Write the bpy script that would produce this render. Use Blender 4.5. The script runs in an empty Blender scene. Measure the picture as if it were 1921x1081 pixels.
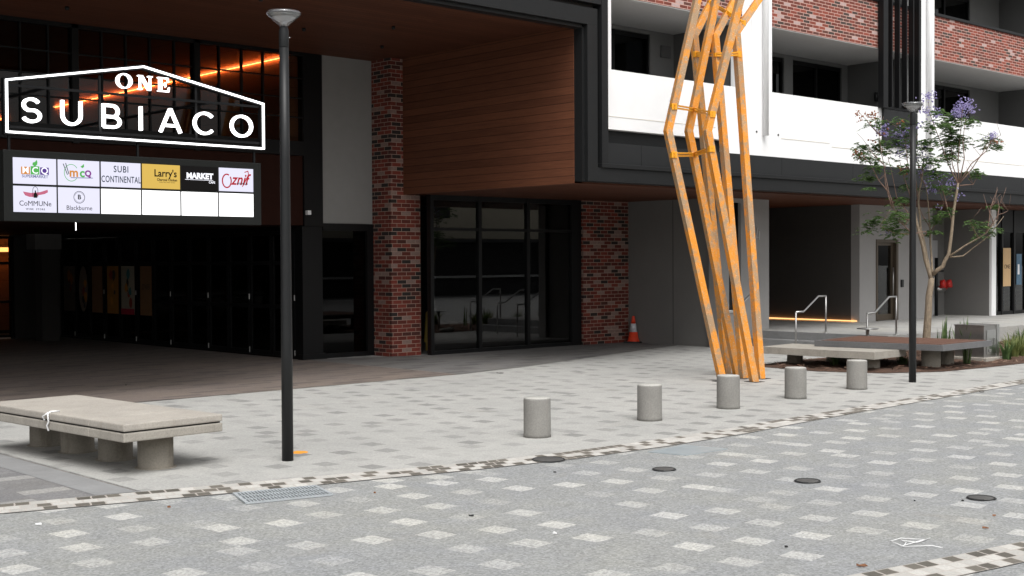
import bpy, bmesh, math, random
from mathutils import Vector, Matrix
R = math.radians
PI = math.pi
scene = bpy.context.scene
C = scene.collection
random.seed(7)

# ------------------------------------------------------------------ camera, sky, sun, exposure
cam_d = bpy.data.cameras.new("camera")
cam = bpy.data.objects.new("camera", cam_d); C.objects.link(cam)
AZ, PITCH, ROLL = R(42.65), R(1.247), R(0.3)
cam_d.sensor_width = 36.0
cam_d.lens = 36.0 * 2413.0 / 1921.0
cam_d.clip_start = 0.1; cam_d.clip_end = 2000
fw = Vector((math.sin(AZ)*math.cos(PITCH), math.cos(AZ)*math.cos(PITCH), -math.sin(PITCH)))
rt0 = Vector((math.cos(AZ), -math.sin(AZ), 0)); up0 = rt0.cross(fw)
rt = rt0*math.cos(ROLL) - up0*math.sin(ROLL); up = rt.cross(fw)
m = Matrix((rt, up, -fw)).transposed().to_4x4()
m.translation = Vector((0, 0, 2.0))
cam.matrix_world = m
scene.camera = cam

SUN_EL, SUN_AZ = R(58), R(208)          # azimuth measured from +Y (north) clockwise
w = bpy.data.worlds.new("World"); scene.world = w; w.use_nodes = True
wn = w.node_tree.nodes; wl = w.node_tree.links
for n in list(wn): wn.remove(n)
sky = wn.new('ShaderNodeTexSky'); sky.sky_type = 'NISHITA'; sky.sun_disc = False
sky.sun_elevation = SUN_EL; sky.sun_rotation = SUN_AZ
sky.dust_density = 4.0; sky.air_density = 1.0; sky.ozone_density = 1.0
hs = wn.new('ShaderNodeHueSaturation'); hs.inputs['Saturation'].default_value = 0.08
bg = wn.new('ShaderNodeBackground'); bg.inputs['Strength'].default_value = 0.15
wo = wn.new('ShaderNodeOutputWorld')
wl.new(sky.outputs[0], hs.inputs['Color']); wl.new(hs.outputs[0], bg.inputs[0]); wl.new(bg.outputs[0], wo.inputs[0])

sd = bpy.data.lights.new("sun", 'SUN'); sd.energy = 1.5; sd.angle = R(40); sd.color = (1, 0.98, 0.95)
sun = bpy.data.objects.new("sun", sd); C.objects.link(sun)
sun.location = (0, 0, 40)
dvec = Vector((math.sin(SUN_AZ)*math.cos(SUN_EL), math.cos(SUN_AZ)*math.cos(SUN_EL), math.sin(SUN_EL)))
sun.rotation_euler = dvec.to_track_quat('Z', 'Y').to_euler()

scene.view_settings.view_transform = 'Standard'
scene.view_settings.look = 'None'
scene.view_settings.gamma = 1
scene.view_settings.exposure = 0.52
scene.render.engine = 'CYCLES'
scene.cycles.max_bounces = 8

# ------------------------------------------------------------------ material helpers
class NT:
    def __init__(s, name):
        s.m = bpy.data.materials.new(name); s.m.use_nodes = True
        s.t = s.m.node_tree; s.n = s.t.nodes
        for x in list(s.n): s.n.remove(x)
        s.out = s.n.new('ShaderNodeOutputMaterial')
    def new(s, typ, ins=None, **kw):
        x = s.n.new(typ)
        for k, v in kw.items(): setattr(x, k, v)
        if ins:
            for k, v in ins.items(): s.put(x.inputs[k], v)
        return x
    def put(s, sock, v):
        if isinstance(v, bpy.types.NodeSocket): s.t.links.new(v, sock)
        elif isinstance(v, bpy.types.Node): s.t.links.new(v.outputs[0], sock)
        else:
            if hasattr(sock, 'default_value'):
                if sock.type == 'RGBA' and len(v) == 3: v = (*v, 1)
                sock.default_value = v
    def math(s, op, a, b=0.0, c=0.0, clamp=False):
        x = s.n.new('ShaderNodeMath'); x.operation = op; x.use_clamp = clamp
        s.put(x.inputs[0], a); s.put(x.inputs[1], b)
        if op in ('MULTIPLY_ADD', 'COMPARE'): s.put(x.inputs[2], c)
        return x.outputs[0]
    def mix(s, f, a, b, mode='MIX'):
        x = s.n.new('ShaderNodeMix'); x.data_type = 'RGBA'; x.blend_type = mode
        s.put(x.inputs[0], f); s.put(x.inputs[6], a); s.put(x.inputs[7], b)
        return x.outputs[2]
    def noise(s, vec, scale, detail=2.0, rough=0.5, dist=0.0):
        x = s.new('ShaderNodeTexNoise', {'Scale': scale, 'Detail': detail, 'Roughness': rough, 'Distortion': dist})
        if vec is not None: s.put(x.inputs['Vector'], vec)
        return x.outputs[0]
    def ramp(s, fac, stops, interp='LINEAR'):
        x = s.n.new('ShaderNodeValToRGB'); x.color_ramp.interpolation = interp
        e = x.color_ramp.elements
        while len(e) < len(stops): e.new(0.5)
        for i, (p, c) in enumerate(stops):
            e[i].position = p
            if not hasattr(c, '__len__'): c = (c, c, c)
            e[i].color = (*c[:3], 1)
        s.put(x.inputs[0], fac)
        return x.outputs[0]
    def pos(s): return s.new('ShaderNodeNewGeometry').outputs['Position']
    def obj(s): return s.new('ShaderNodeTexCoord').outputs['Object']
    def sep(s, v):
        x = s.new('ShaderNodeSeparateXYZ', {0: v}); return x.outputs[0], x.outputs[1], x.outputs[2]
    def comb(s, a, b, c=0.0): return s.new('ShaderNodeCombineXYZ', {0: a, 1: b, 2: c}).outputs[0]
    def bump(s, h, strength=0.3, dist=0.01):
        return s.new('ShaderNodeBump', {'Height': h, 'Strength': strength, 'Distance': dist}).outputs[0]
    def pbr(s, col, rough=0.6, metal=0.0, normal=None, **kw):
        p = s.new('ShaderNodeBsdfPrincipled')
        s.put(p.inputs['Base Color'], col); s.put(p.inputs['Roughness'], rough); s.put(p.inputs['Metallic'], metal)
        if normal is not None: s.put(p.inputs['Normal'], normal)
        for k, v in kw.items(): s.put(p.inputs[k.replace('_', ' ')], v)
        s.t.links.new(p.outputs[0], s.out.inputs[0])
        return s.m

def simple(name, col, rough=0.6, metal=0.0, var=0.12, scale=6.0, bump=0.0, world=True, **kw):
    t = NT(name); v = t.pos() if world else t.obj()
    n = t.noise(v, scale, 5, 0.6)
    n2 = t.noise(v, scale*12, 2, 0.6)
    f = t.math('ADD', t.math('MULTIPLY', n, 0.7), t.math('MULTIPLY', n2, 0.3))
    c = t.mix(t.ramp(f, [(0.3, 0.0), (0.7, 1.0)]), tuple(x*(1-var) for x in col), tuple(min(1, x*(1+var)) for x in col))
    nm = t.bump(n2, bump, 0.01) if bump else None
    return t.pbr(c, rough, metal, nm, **kw)

def emis(name, col, strength):
    t = NT(name)
    e = t.new('ShaderNodeEmission', {'Color': (*col, 1), 'Strength': strength})
    t.t.links.new(e.outputs[0], t.out.inputs[0]); return t.m

def glass(name, tint=(0.35, 0.38, 0.38), rough=0.0, refl=1.0, ior=1.5):
    t = NT(name)
    tr = t.new('ShaderNodeBsdfTransparent', {'Color': (*tint, 1)})
    gl = t.new('ShaderNodeBsdfGlossy', {'Color': (refl, refl, refl, 1), 'Roughness': rough})
    fr = t.new('ShaderNodeFresnel', {'IOR': ior})
    mx = t.new('ShaderNodeMixShader', {0: fr, 1: tr, 2: gl})
    t.t.links.new(mx.outputs[0], t.out.inputs[0]); return t.m

def tile_mask(t, ux, uy, sx, sy, thr, seed=0.0):
    """scattered single tiles: a knight-move lattice, shifted block by block; returns (mask, tile random)"""
    cx = t.math('FLOOR', t.math('DIVIDE', ux, sx)); cy = t.math('FLOOR', t.math('DIVIDE', uy, sy))
    mx = t.math('FLOOR', t.math('DIVIDE', cx, 4.0)); my = t.math('FLOOR', t.math('DIVIDE', cy, 3.0))
    bl = t.new('ShaderNodeTexWhiteNoise', {'Vector': t.comb(mx, my, seed)}, noise_dimensions='3D').outputs['Value']
    sh = t.math('MULTIPLY', t.math('LESS_THAN', bl, 0.14), 2.0)
    k = t.math('ADD', t.math('ADD', cx, t.math('MULTIPLY', cy, 2.0)), sh)
    k = t.math('ADD', k, 5000.0)
    k = t.math('MODULO', k, 5.0)
    a = t.math('COMPARE', k, 0.0, 0.3)
    dn = t.new('ShaderNodeTexWhiteNoise', {'Vector': t.comb(cx, cy, seed+9)}, noise_dimensions='3D').outputs['Value']
    d = t.math('LESS_THAN', dn, thr)
    mask = t.math('MULTIPLY', a, d)
    tn = t.new('ShaderNodeTexWhiteNoise', {'Vector': t.comb(cx, cy, seed+5)}, noise_dimensions='3D')
    return mask, tn.outputs['Value']

def joints(t, ux, uy, sx, sy, wd):
    fx = t.math('PINGPONG', ux, sx/2); fy = t.math('PINGPONG', uy, sy/2)
    return t.math('MAXIMUM', t.math('LESS_THAN', fx, wd), t.math('LESS_THAN', fy, wd))

def paving(name, base, pick, thr, sx, sy, rot, jcol, speck, var, warp=0.004, jw=0.0035, blot=((0.9, 0.92, 0.97), (1.04, 1.04, 1.0)), picksoft=(0.45, 1.0), jstr=0.35):
    t = NT(name); p = t.pos()
    rv = t.new('ShaderNodeVectorRotate', {'Vector': p, 'Angle': rot}, rotation_type='Z_AXIS').outputs[0]
    wv = t.new('ShaderNodeTexNoise', {'Vector': p, 'Scale': 25.0, 'Detail': 2.0})
    off = t.new('ShaderNodeVectorMath', {0: wv.outputs['Color'], 1: (0.5, 0.5, 0.5)}, operation='SUBTRACT').outputs[0]
    off = t.new('ShaderNodeVectorMath', {0: off, 'Scale': warp*2}, operation='SCALE').outputs[0]
    rv = t.new('ShaderNodeVectorMath', {0: rv, 1: off}, operation='ADD').outputs[0]
    x, y, z = t.sep(rv)
    mask, rnd = tile_mask(t, x, y, sx, sy, thr)
    fac = t.math('MULTIPLY', mask, t.math('MULTIPLY_ADD', rnd, picksoft[1]-picksoft[0], picksoft[0]))
    # per-tile small variation
    col = t.mix(t.math('MULTIPLY', rnd, 1.0), tuple(c*(1-var) for c in base), tuple(c*(1+var) for c in base))
    col = t.mix(fac, col, pick)
    # blotches, two scales
    n1 = t.noise(p, 0.55, 4, 0.6); n2 = t.noise(p, 3.0, 5, 0.65)
    f = t.math('ADD', t.math('MULTIPLY', n1, 0.6), t.math('MULTIPLY', n2, 0.4))
    col = t.mix(1.0, col, t.mix(t.ramp(f, [(0.35, 0.0), (0.65, 1.0)]), blot[0], blot[1]), 'MULTIPLY')
    # aggregate
    s1 = t.noise(p, 60.0, 4, 0.8)
    s2 = t.new('ShaderNodeTexVoronoi', {'Vector': p, 'Scale': 55.0}, feature='F1').outputs['Distance']
    s0 = t.new('ShaderNodeSeparateColor', {0: t.new('ShaderNodeTexVoronoi', {'Vector': p, 'Scale': 62.0}, feature='F1').outputs['Color']}).outputs[0]
    g = t.ramp(t.math('ADD', t.math('MULTIPLY', s1, 0.6), t.math('MULTIPLY', s0, 0.4)), [(0.28, 0.0), (0.72, 1.0)])
    g = t.mix(g, (1-speck*1.5,)*3, (1+speck,)*3)
    col = t.mix(1.0, col, g, 'MULTIPLY')
    pits = t.ramp(s2, [(0.0, 1-speck*1.6), (0.16, 1-speck*0.7), (0.26, 1.0)])
    pm = t.noise(p, 7.0, 2, 0.5)
    col = t.mix(t.ramp(pm, [(0.4, 0.25), (0.65, 1.0)]), col, t.mix(1.0, col, pits, 'MULTIPLY'))
    # stains
    st = t.noise(p, 1.3, 6, 0.7, 0.6)
    col = t.mix(t.ramp(st, [(0.60, 0.0), (0.72, 0.22)]), col, (0.24, 0.21, 0.17))
    j = joints(t, x, y, sx, sy, jw)
    col = t.mix(t.math('MULTIPLY', j, jstr), col, jcol)
    h = t.math('SUBTRACT', s1, t.math('MULTIPLY', j, 0.5))
    return t.pbr(col, 0.82, 0, t.bump(h, 0.35, 0.006))

M = {}
M['road'] = paving('road paving', (0.272, 0.274, 0.268), (0.475, 0.465, 0.44), 0.9, 0.205, 0.24, R(-8), (0.25, 0.25, 0.25), 0.22, 0.03, warp=0.005, jstr=0.06, picksoft=(0.3, 0.95))
M['plaza'] = paving('plaza paving', (0.375, 0.373, 0.36), (0.20, 0.20, 0.195), 0.9, 0.20, 0.235, R(-4), (0.36, 0.35, 0.33), 0.10, 0.025, warp=0.005, picksoft=(0.15, 0.85), blot=((0.86, 0.86, 0.85), (1.06, 1.05, 1.03)), jstr=0.08)
M['drive'] = paving('driveway paving', (0.185, 0.18, 0.18), (0.33, 0.32, 0.305), 0.9, 0.42, 0.21, R(3), (0.15, 0.14, 0.14), 0.15, 0.08, jstr=0.5)
M['brown_pave'] = paving('passage paving', (0.18, 0.145, 0.125), (0.11, 0.092, 0.083), 0.9, 0.6, 0.15, R(0), (0.12, 0.1, 0.09), 0.12, 0.08, jstr=0.3)
M['grey_pave'] = paving('porch paving', (0.165, 0.157, 0.15), (0.10, 0.094, 0.09), 0.9, 0.6, 0.2, R(0), (0.2, 0.19, 0.18), 0.12, 0.1, jstr=0.4)
M['slab'] = simple('grey slab', (0.235, 0.236, 0.236), 0.7, var=0.15, scale=3, bump=0.2)
M['platform'] = paving('platform paving', (0.36, 0.35, 0.33), (0.28, 0.27, 0.25), 0.5, 0.4, 0.4, 0, (0.25, 0.24, 0.22), 0.1, 0.05)

def cobble_mat():
    t = NT('cobble strip'); uv = t.new('ShaderNodeUVMap').outputs[0]
    x, y, z = t.sep(uv); p = t.pos()
    wn_ = t.noise(p, 14.0, 2, 0.5)
    row = t.math('FLOOR', t.math('DIVIDE', y, 0.125))
    xo = t.math('ADD', x, t.math('MULTIPLY', row, 0.043))
    xo = t.math('ADD', xo, t.math('MULTIPLY', wn_, 0.02))
    cx = t.math('FLOOR', t.math('DIVIDE', xo, 0.125))
    r = t.new('ShaderNodeTexWhiteNoise', {'Vector': t.comb(cx, row, 2.0)}, noise_dimensions='3D').outputs['Value']
    r2 = t.new('ShaderNodeTexWhiteNoise', {'Vector': t.comb(cx, row, 9.0)}, noise_dimensions='3D').outputs['Value']
    n = t.noise(p, 70, 3, 0.7)
    dark = t.mix(r2, (0.09, 0.082, 0.068), (0.16, 0.145, 0.12))
    light = t.mix(r2, (0.42, 0.407, 0.38), (0.56, 0.545, 0.51))
    col = t.mix(t.math('LESS_THAN', r, 0.46), light, dark)
    col = t.mix(1.0, col, t.ramp(n, [(0.3, 0.78), (0.6, 1.0)]), 'MULTIPLY')
    j = joints(t, xo, y, 0.125, 0.125, 0.0075)
    col = t.mix(t.math('MULTIPLY', j, 0.9), col, (0.42, 0.385, 0.35))
    return t.pbr(col, 0.8, 0, t.bump(t.math('SUBTRACT', n, j), 0.6, 0.01))
M['cobble'] = cobble_mat()

def brick_mat(name, bw, bh, mort, red, dark, pale, mortar, bias=0.0, pfrac=0.9):
    t = NT(name); p = t.pos(); x, y, z = t.sep(p)
    u = t.math('SUBTRACT', x, y)
    v = t.comb(u, z, 0.0)
    b = t.new('ShaderNodeTexBrick', {'Vector': v, 'Color1': (0, 0, 0, 1), 'Color2': (1, 1, 1, 1), 'Mortar': (0.5, 0.5, 0.5, 1),
        'Scale': 1.0, 'Mortar Size': mort, 'Mortar Smooth': 0.1, 'Bias': 0.0, 'Brick Width': bw, 'Row Height': bh}, offset=0.5)
    val = t.new('ShaderNodeSeparateColor', {0: b.outputs['Color']}).outputs[0]
    n = t.noise(p, 30, 4, 0.7)
    r1 = tuple(c*0.72 for c in red); r2 = tuple(c*1.25 for c in red)
    col = t.ramp(val, [(0.0, dark), (0.17, tuple((a+b_)/2 for a, b_ in zip(dark, r1))), (0.26, r1), (0.45, red), (0.65, r2), (0.80, r1), (pfrac, pale), (1.0, tuple(c*1.15 for c in pale))], 'CONSTANT')
    col = t.mix(1.0, col, t.ramp(n, [(0.3, 0.75), (0.7, 1.12)]), 'MULTIPLY')
    col = t.mix(b.outputs['Fac'], col, mortar)
    h = t.math('SUBTRACT', t.math('MULTIPLY', n, 0.3), b.outputs['Fac'])
    return t.pbr(col, 0.85, 0, t.bump(h, 0.6, 0.008))
M['brick'] = brick_mat('brick pier', 0.24, 0.084, 0.006, (0.165, 0.028, 0.016), (0.022, 0.015, 0.013), (0.25, 0.165, 0.14), (0.36, 0.26, 0.21), pfrac=0.86)
M['brick_up'] = brick_mat('brick balcony', 0.235, 0.070, 0.0075, (0.225, 0.05, 0.03), (0.06, 0.042, 0.034), (0.46, 0.34, 0.32), (0.54, 0.34, 0.29), pfrac=0.93)

def wood_mat(name, axis, board, c1, c2, gap=0.006):
    t = NT(name); p = t.pos(); x, y, z = t.sep(p)
    a = {'x': x, 'y': y, 'z': z}[axis]
    l = t.math('ADD', x, y) if axis == 'z' else (x if axis == 'y' else y)
    k = t.math('FLOOR', t.math('DIVIDE', a, board))
    r = t.new('ShaderNodeTexWhiteNoise', {'Vector': t.comb(k, 1.0, 0.0)}, noise_dimensions='3D').outputs['Value']
    g = t.noise(t.comb(t.math('MULTIPLY', l, 1.2), t.math('MULTIPLY', a, 26.0), t.math('MULTIPLY', k, 3.7)), 1.6, 6, 0.65, 0.4)
    g2 = t.noise(t.comb(t.math('MULTIPLY', l, 0.4), t.math('MULTIPLY', k, 1.7)), 1.1, 3, 0.5)
    f = t.math('ADD', t.math('MULTIPLY', g, 0.65), t.math('ADD', t.math('MULTIPLY', r, 0.18), t.math('MULTIPLY', g2, 0.25)))
    col = t.mix(t.ramp(f, [(0.35, 0.0), (0.75, 1.0)]), c1, c2)
    j = t.math('LESS_THAN', t.math('PINGPONG', a, board/2), gap)
    col = t.mix(t.math('MULTIPLY', j, 0.75), col, (0.012, 0.006, 0.004))
    return t.pbr(col, 0.6, 0, t.bump(t.math('SUBTRACT', t.math('MULTIPLY', g, 0.3), j), 0.5, 0.01), Specular_IOR_Level=0.2)
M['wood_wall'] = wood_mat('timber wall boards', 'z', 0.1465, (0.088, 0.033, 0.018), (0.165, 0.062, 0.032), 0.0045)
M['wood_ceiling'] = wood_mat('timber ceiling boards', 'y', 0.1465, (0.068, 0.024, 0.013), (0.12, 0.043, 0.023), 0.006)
M['wood_inner'] = wood_mat('timber inner wall', 'z', 0.5, (0.36, 0.17, 0.09), (0.45, 0.22, 0.12), 0.003)
M['wood_deck'] = wood_mat('deck top boards', 'y', 0.09, (0.10, 0.05, 0.036), (0.16, 0.085, 0.06), 0.004)
M['bulkhead'] = simple('brown bulkhead', (0.026, 0.009, 0.006), 0.8, Specular_IOR_Level=0.1)

M['black_metal'] = simple('black powdercoat', (0.010, 0.0105, 0.011), 0.45, var=0.15, Specular_IOR_Level=0.35)
M['black_frame'] = simple('window frame black', (0.005, 0.005, 0.0055), 0.45, var=0.1, Specular_IOR_Level=0.25)
M['fascia'] = simple('charcoal fascia panel', (0.0165, 0.0172, 0.018), 0.5, var=0.10, scale=1.2, Specular_IOR_Level=0.25)
M['fascia_dark'] = simple('charcoal fascia trim', (0.0115, 0.012, 0.0125), 0.5, var=0.08, Specular_IOR_Level=0.25)
M['seam'] = simple('fascia seam', (0.008, 0.008, 0.008), 0.6)
def white_mat():
    t = NT('white render'); p = t.pos(); x, y, z = t.sep(p)
    n = t.noise(p, 1.4, 5, 0.65); n2 = t.noise(p, 90, 2, 0.6)
    streak = t.noise(t.comb(t.math('MULTIPLY', x, 5.0), y, t.math('MULTIPLY', z, 0.5)), 1.5, 4, 0.6)
    col = t.mix(t.ramp(n, [(0.35, 0.0), (0.7, 1.0)]), (0.82, 0.82, 0.82), (0.86, 0.86, 0.86))
    col = t.mix(t.ramp(streak, [(0.60, 0.0), (0.85, 0.07)]), col, (0.6, 0.59, 0.55))
    return t.pbr(col, 0.75, 0, t.bump(n2, 0.25, 0.004))
M['white'] = white_mat()
M['soffit'] = simple('balcony soffit', (0.52, 0.51, 0.50), 0.8, var=0.04)
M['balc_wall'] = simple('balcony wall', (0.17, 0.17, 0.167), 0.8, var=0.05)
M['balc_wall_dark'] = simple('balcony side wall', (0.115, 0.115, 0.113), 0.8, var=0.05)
M['render_grey'] = simple('grey rendered wall', (0.17, 0.165, 0.157), 0.8, var=0.06, scale=1.5, bump=0.15)
M['render_light'] = simple('light grey wall', (0.30, 0.292, 0.285), 0.8, var=0.05, scale=1.5, bump=0.1)
M['render_dark'] = simple('dark grey wall', (0.055, 0.051, 0.047), 0.8, var=0.06)
M['panel_grey'] = simple('grey cladding panel', (0.24, 0.236, 0.228), 0.7, var=0.04)
M['door_white'] = simple('white door', (0.40, 0.40, 0.405), 0.6, var=0.03)
M['glass'] = glass('tinted glass', (0.42, 0.43, 0.43), ior=1.58)
M['glass_dark'] = glass('dark glass', (0.04, 0.042, 0.044), ior=1.3)
M['glass_curtain'] = glass('curtain glass', (0.62, 0.6, 0.58), ior=1.28)
M['interior'] = simple('dark interior', (0.035, 0.035, 0.035), 0.9)
M['interior_floor'] = simple('interior floor', (0.2, 0.2, 0.195), 0.8)
M['blind'] = simple('pale blind', (0.14, 0.14, 0.14), 0.8)

def concrete(name, col, stain=(0.2, 0.19, 0.17), rough=0.8, world=True, pit=0.3, amt=0.35):
    t = NT(name); p = t.pos() if world else t.obj()
    n1 = t.noise(p, 2.5, 6, 0.65); n2 = t.noise(p, 55, 4, 0.75)
    v = t.new('ShaderNodeTexVoronoi', {'Vector': p, 'Scale': 34.0}, feature='F1').outputs['Distance']
    vm = t.noise(p, 9, 2, 0.5)
    c = t.mix(t.ramp(n1, [(0.3, 0.0), (0.7, 1.0)]), tuple(a*0.86 for a in col), tuple(a*1.1 for a in col))
    c = t.mix(1.0, c, t.ramp(n2, [(0.3, 0.80), (0.6, 1.04)]), 'MULTIPLY')
    hole = t.math('MULTIPLY', t.math('LESS_THAN', v, 0.16), t.math('GREATER_THAN', vm, 0.56))
    c = t.mix(t.math('MULTIPLY', hole, pit), c, (0.06, 0.055, 0.05))
    x, y, z = t.sep(p)
    s = t.noise(t.comb(t.math('MULTIPLY', x, 6.0), t.math('MULTIPLY', y, 6.0), t.math('MULTIPLY', z, 1.2)), 1.8, 4, 0.6)
    c = t.mix(t.math('MULTIPLY', t.ramp(s, [(0.52, 0.0), (0.75, 1.0)]), amt), c, stain)
    return t.pbr(c, rough, 0, t.bump(n2, 0.4, 0.005))
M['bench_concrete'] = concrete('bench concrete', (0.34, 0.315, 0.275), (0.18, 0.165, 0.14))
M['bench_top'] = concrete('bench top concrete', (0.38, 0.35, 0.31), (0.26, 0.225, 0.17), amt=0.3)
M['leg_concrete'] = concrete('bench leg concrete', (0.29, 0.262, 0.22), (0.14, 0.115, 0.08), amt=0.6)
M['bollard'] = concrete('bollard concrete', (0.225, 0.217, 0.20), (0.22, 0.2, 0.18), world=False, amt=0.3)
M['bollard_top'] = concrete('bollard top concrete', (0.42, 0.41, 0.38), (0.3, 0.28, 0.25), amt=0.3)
M['joint'] = simple('shadow gap', (0.03, 0.028, 0.025), 0.9)
M['steel'] = simple('stainless steel', (0.55, 0.55, 0.54), 0.3, 1.0, var=0.06, scale=3)
M['steel_dull'] = simple('brushed steel', (0.42, 0.41, 0.40), 0.42, 1.0, var=0.14, scale=2.5)
M['galv'] = simple('galvanised grate', (0.46, 0.49, 0.51), 0.5, 0.3, var=0.15)
M['lid'] = simple('blue grey pit lid', (0.30, 0.34, 0.36), 0.35, 0.0, var=0.12, scale=2)
M['bronze'] = simple('bronze door frame', (0.085, 0.065, 0.045), 0.45, 0.3)
M['white_paint'] = simple('white paint', (0.8, 0.8, 0.8), 0.5, var=0.03)
M['orange_paint'] = simple('orange marking paint', (0.8, 0.32, 0.03), 0.7, var=0.1)
M['cone_orange'] = simple('cone orange', (0.75, 0.06, 0.02), 0.5, var=0.08)
M['cone_white'] = simple('cone reflective band', (0.62, 0.62, 0.64), 0.4, var=0.2, scale=14)
M['rubber'] = simple('black rubber', (0.02, 0.02, 0.02), 0.7)
M['red_cap'] = simple('red cap', (0.55, 0.02, 0.015), 0.4)
M['mulch'] = simple('bark mulch', (0.085, 0.045, 0.028), 0.95, var=0.6, scale=22, bump=1.0)
M['chip'] = simple('bark chips', (0.13, 0.065, 0.04), 0.9, var=0.5, scale=20)
M['chip_pale'] = simple('pale bark chips', (0.26, 0.17, 0.12), 0.9, var=0.4, scale=20)
M['deck_edge'] = concrete('deck edge', (0.125, 0.125, 0.128), (0.09, 0.09, 0.09), pit=0.0, amt=0.2)
M['timber_y'] = simple('yellow plastic', (0.5, 0.35, 0.08), 0.6)
M['led'] = emis('warm strip light', (1.0, 0.27, 0.07), 42.0)  # strong emitter kept out of view behind the cover, added for the wall glow
M['led_core'] = emis('warm strip light cover', (1.0, 0.42, 0.14), 1.6)
M['shop_glow'] = emis('shop lamp', (1.0, 0.38, 0.11), 5.0)
M['tube'] = emis('white light tube', (1.0, 0.99, 1.0), 2.6)
M['screen'] = emis('lit panel', (1, 1, 1), 1.25)
M['screen_l'] = emis('lit panel lavender', (0.66, 0.655, 0.78), 0.92)
M['screen_y'] = emis('lit panel yellow', (0.60, 0.40, 0.09), 0.9)
M['screen_k'] = emis('lit panel black', (0.012, 0.011, 0.011), 0.8)
INK = {}
def ink(name, col, st=0.8):
    if name not in INK: INK[name] = emis('print ' + name, col, st)
    return INK[name]

def rust_mat():
    t = NT('weathered orange steel'); p = t.pos()
    x, y, z = t.sep(p)
    q = t.comb(x, y, t.math('MULTIPLY', z, 0.75))
    n1 = t.noise(q, 4.2, 5, 0.62); n2 = t.noise(q, 14.0, 5, 0.7); n3 = t.noise(p, 46.0, 4, 0.75)
    nrm = t.new('ShaderNodeNewGeometry').outputs['Normal']
    oc = t.mix(n2, (0.60, 0.21, 0.010), (0.80, 0.31, 0.03))
    pale = t.mix(n3, (0.33, 0.20, 0.09), (0.52, 0.38, 0.24))
    f = t.math('ADD', t.math('MULTIPLY', n1, 0.55), t.math('MULTIPLY', n2, 0.45))
    col = t.mix(t.ramp(f, [(0.47, 0.0), (0.56, 0.7)]), oc, pale)
    g = t.noise(q, 2.1, 3, 0.5)
    col = t.mix(t.ramp(t.math('ADD', t.math('MULTIPLY', g, 0.6), t.math('MULTIPLY', n2, 0.4)), [(0.49, 0.0), (0.56, 0.62)]), col, (0.25, 0.20, 0.14))
    col = t.mix(t.ramp(n3, [(0.58, 0.0), (0.68, 0.75)]), col, (0.66, 0.56, 0.45))
    col = t.mix(t.ramp(n3, [(0.28, 0.5), (0.36, 0.0)]), col, (0.22, 0.07, 0.01))
    return t.pbr(col, 0.7, 0, t.bump(n3, 0.4, 0.004))
M['rust'] = rust_mat()
M['orange'] = simple('orange paint', (0.80, 0.34, 0.012), 0.5, var=0.15, scale=10)

def bark_mat():
    t = NT('smooth bark'); p = t.pos(); x, y, z = t.sep(p)
    n = t.noise(t.comb(t.math('MULTIPLY', x, 3.0), t.math('MULTIPLY', y, 3.0), z), 9, 5, 0.7)
    rings = t.noise(t.comb(x, y, t.math('MULTIPLY', z, 5.0)), 5, 3, 0.6)
    c = t.mix(t.ramp(n, [(0.3, 0.0), (0.7, 1.0)]), (0.15, 0.115, 0.08), (0.30, 0.235, 0.165))
    c = t.mix(t.ramp(rings, [(0.62, 0.0), (0.7, 0.5)]), c, (0.08, 0.06, 0.045))
    return t.pbr(c, 0.85, 0, t.bump(n, 0.5, 0.01))
M['bark'] = bark_mat()
M['twig'] = simple('thin twig bark', (0.20, 0.125, 0.095), 0.85, var=0.3)
def leaf_mat(name, a, b, tl=0.35):
    t = NT(name); p = t.pos()
    n = t.noise(p, 5.0, 3, 0.6)
    c = t.mix(t.ramp(n, [(0.35, 0.0), (0.65, 1.0)]), a, b)
    d = t.new('ShaderNodeBsdfPrincipled', {'Base Color': c, 'Roughness': 0.55})
    tr = t.new('ShaderNodeBsdfTranslucent', {'Color': c})
    mx = t.new('ShaderNodeMixShader', {0: tl, 1: d, 2: tr})
    t.t.links.new(mx.outputs[0], t.out.inputs[0]); return t.m
M['leaf'] = leaf_mat('feathery leaf', (0.04, 0.085, 0.022), (0.11, 0.19, 0.05))
M['flower'] = leaf_mat('mauve blossom', (0.25, 0.20, 0.46), (0.52, 0.47, 0.72))
M['pod'] = leaf_mat('brown seed pod', (0.17, 0.055, 0.02), (0.32, 0.12, 0.05), 0.1)
M['blade'] = leaf_mat('strappy blade', (0.05, 0.10, 0.03), (0.15, 0.22, 0.075))
M['blade2'] = leaf_mat('grassy blade', (0.09, 0.12, 0.03), (0.22, 0.25, 0.08))
M['tree_far'] = leaf_mat('street tree leaf', (0.03, 0.06, 0.02), (0.07, 0.11, 0.04))
M['lamp_glass'] = None
def lamp_glass():
    t = NT('clear lamp bowl')
    tr = t.new('ShaderNodeBsdfTransparent', {'Color': (0.86, 0.86, 0.88, 1)})
    gl = t.new('ShaderNodeBsdfGlossy', {'Color': (0.9, 0.9, 0.9, 1), 'Roughness': 0.08})
    df = t.new('ShaderNodeBsdfDiffuse', {'Color': (0.6, 0.6, 0.62, 1)})
    a = t.new('ShaderNodeMixShader', {0: 0.25, 1: gl, 2: df})
    b = t.new('ShaderNodeMixShader', {0: 0.22, 1: tr, 2: a})
    t.t.links.new(b.outputs[0], t.out.inputs[0]); return t.m
M['lamp_glass'] = lamp_glass()
M['cream'] = simple('opposite cream wall', (0.72, 0.66, 0.52), 0.8)
M['opp_dark'] = simple('opposite dark wall', (0.06, 0.06, 0.06), 0.8)

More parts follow.
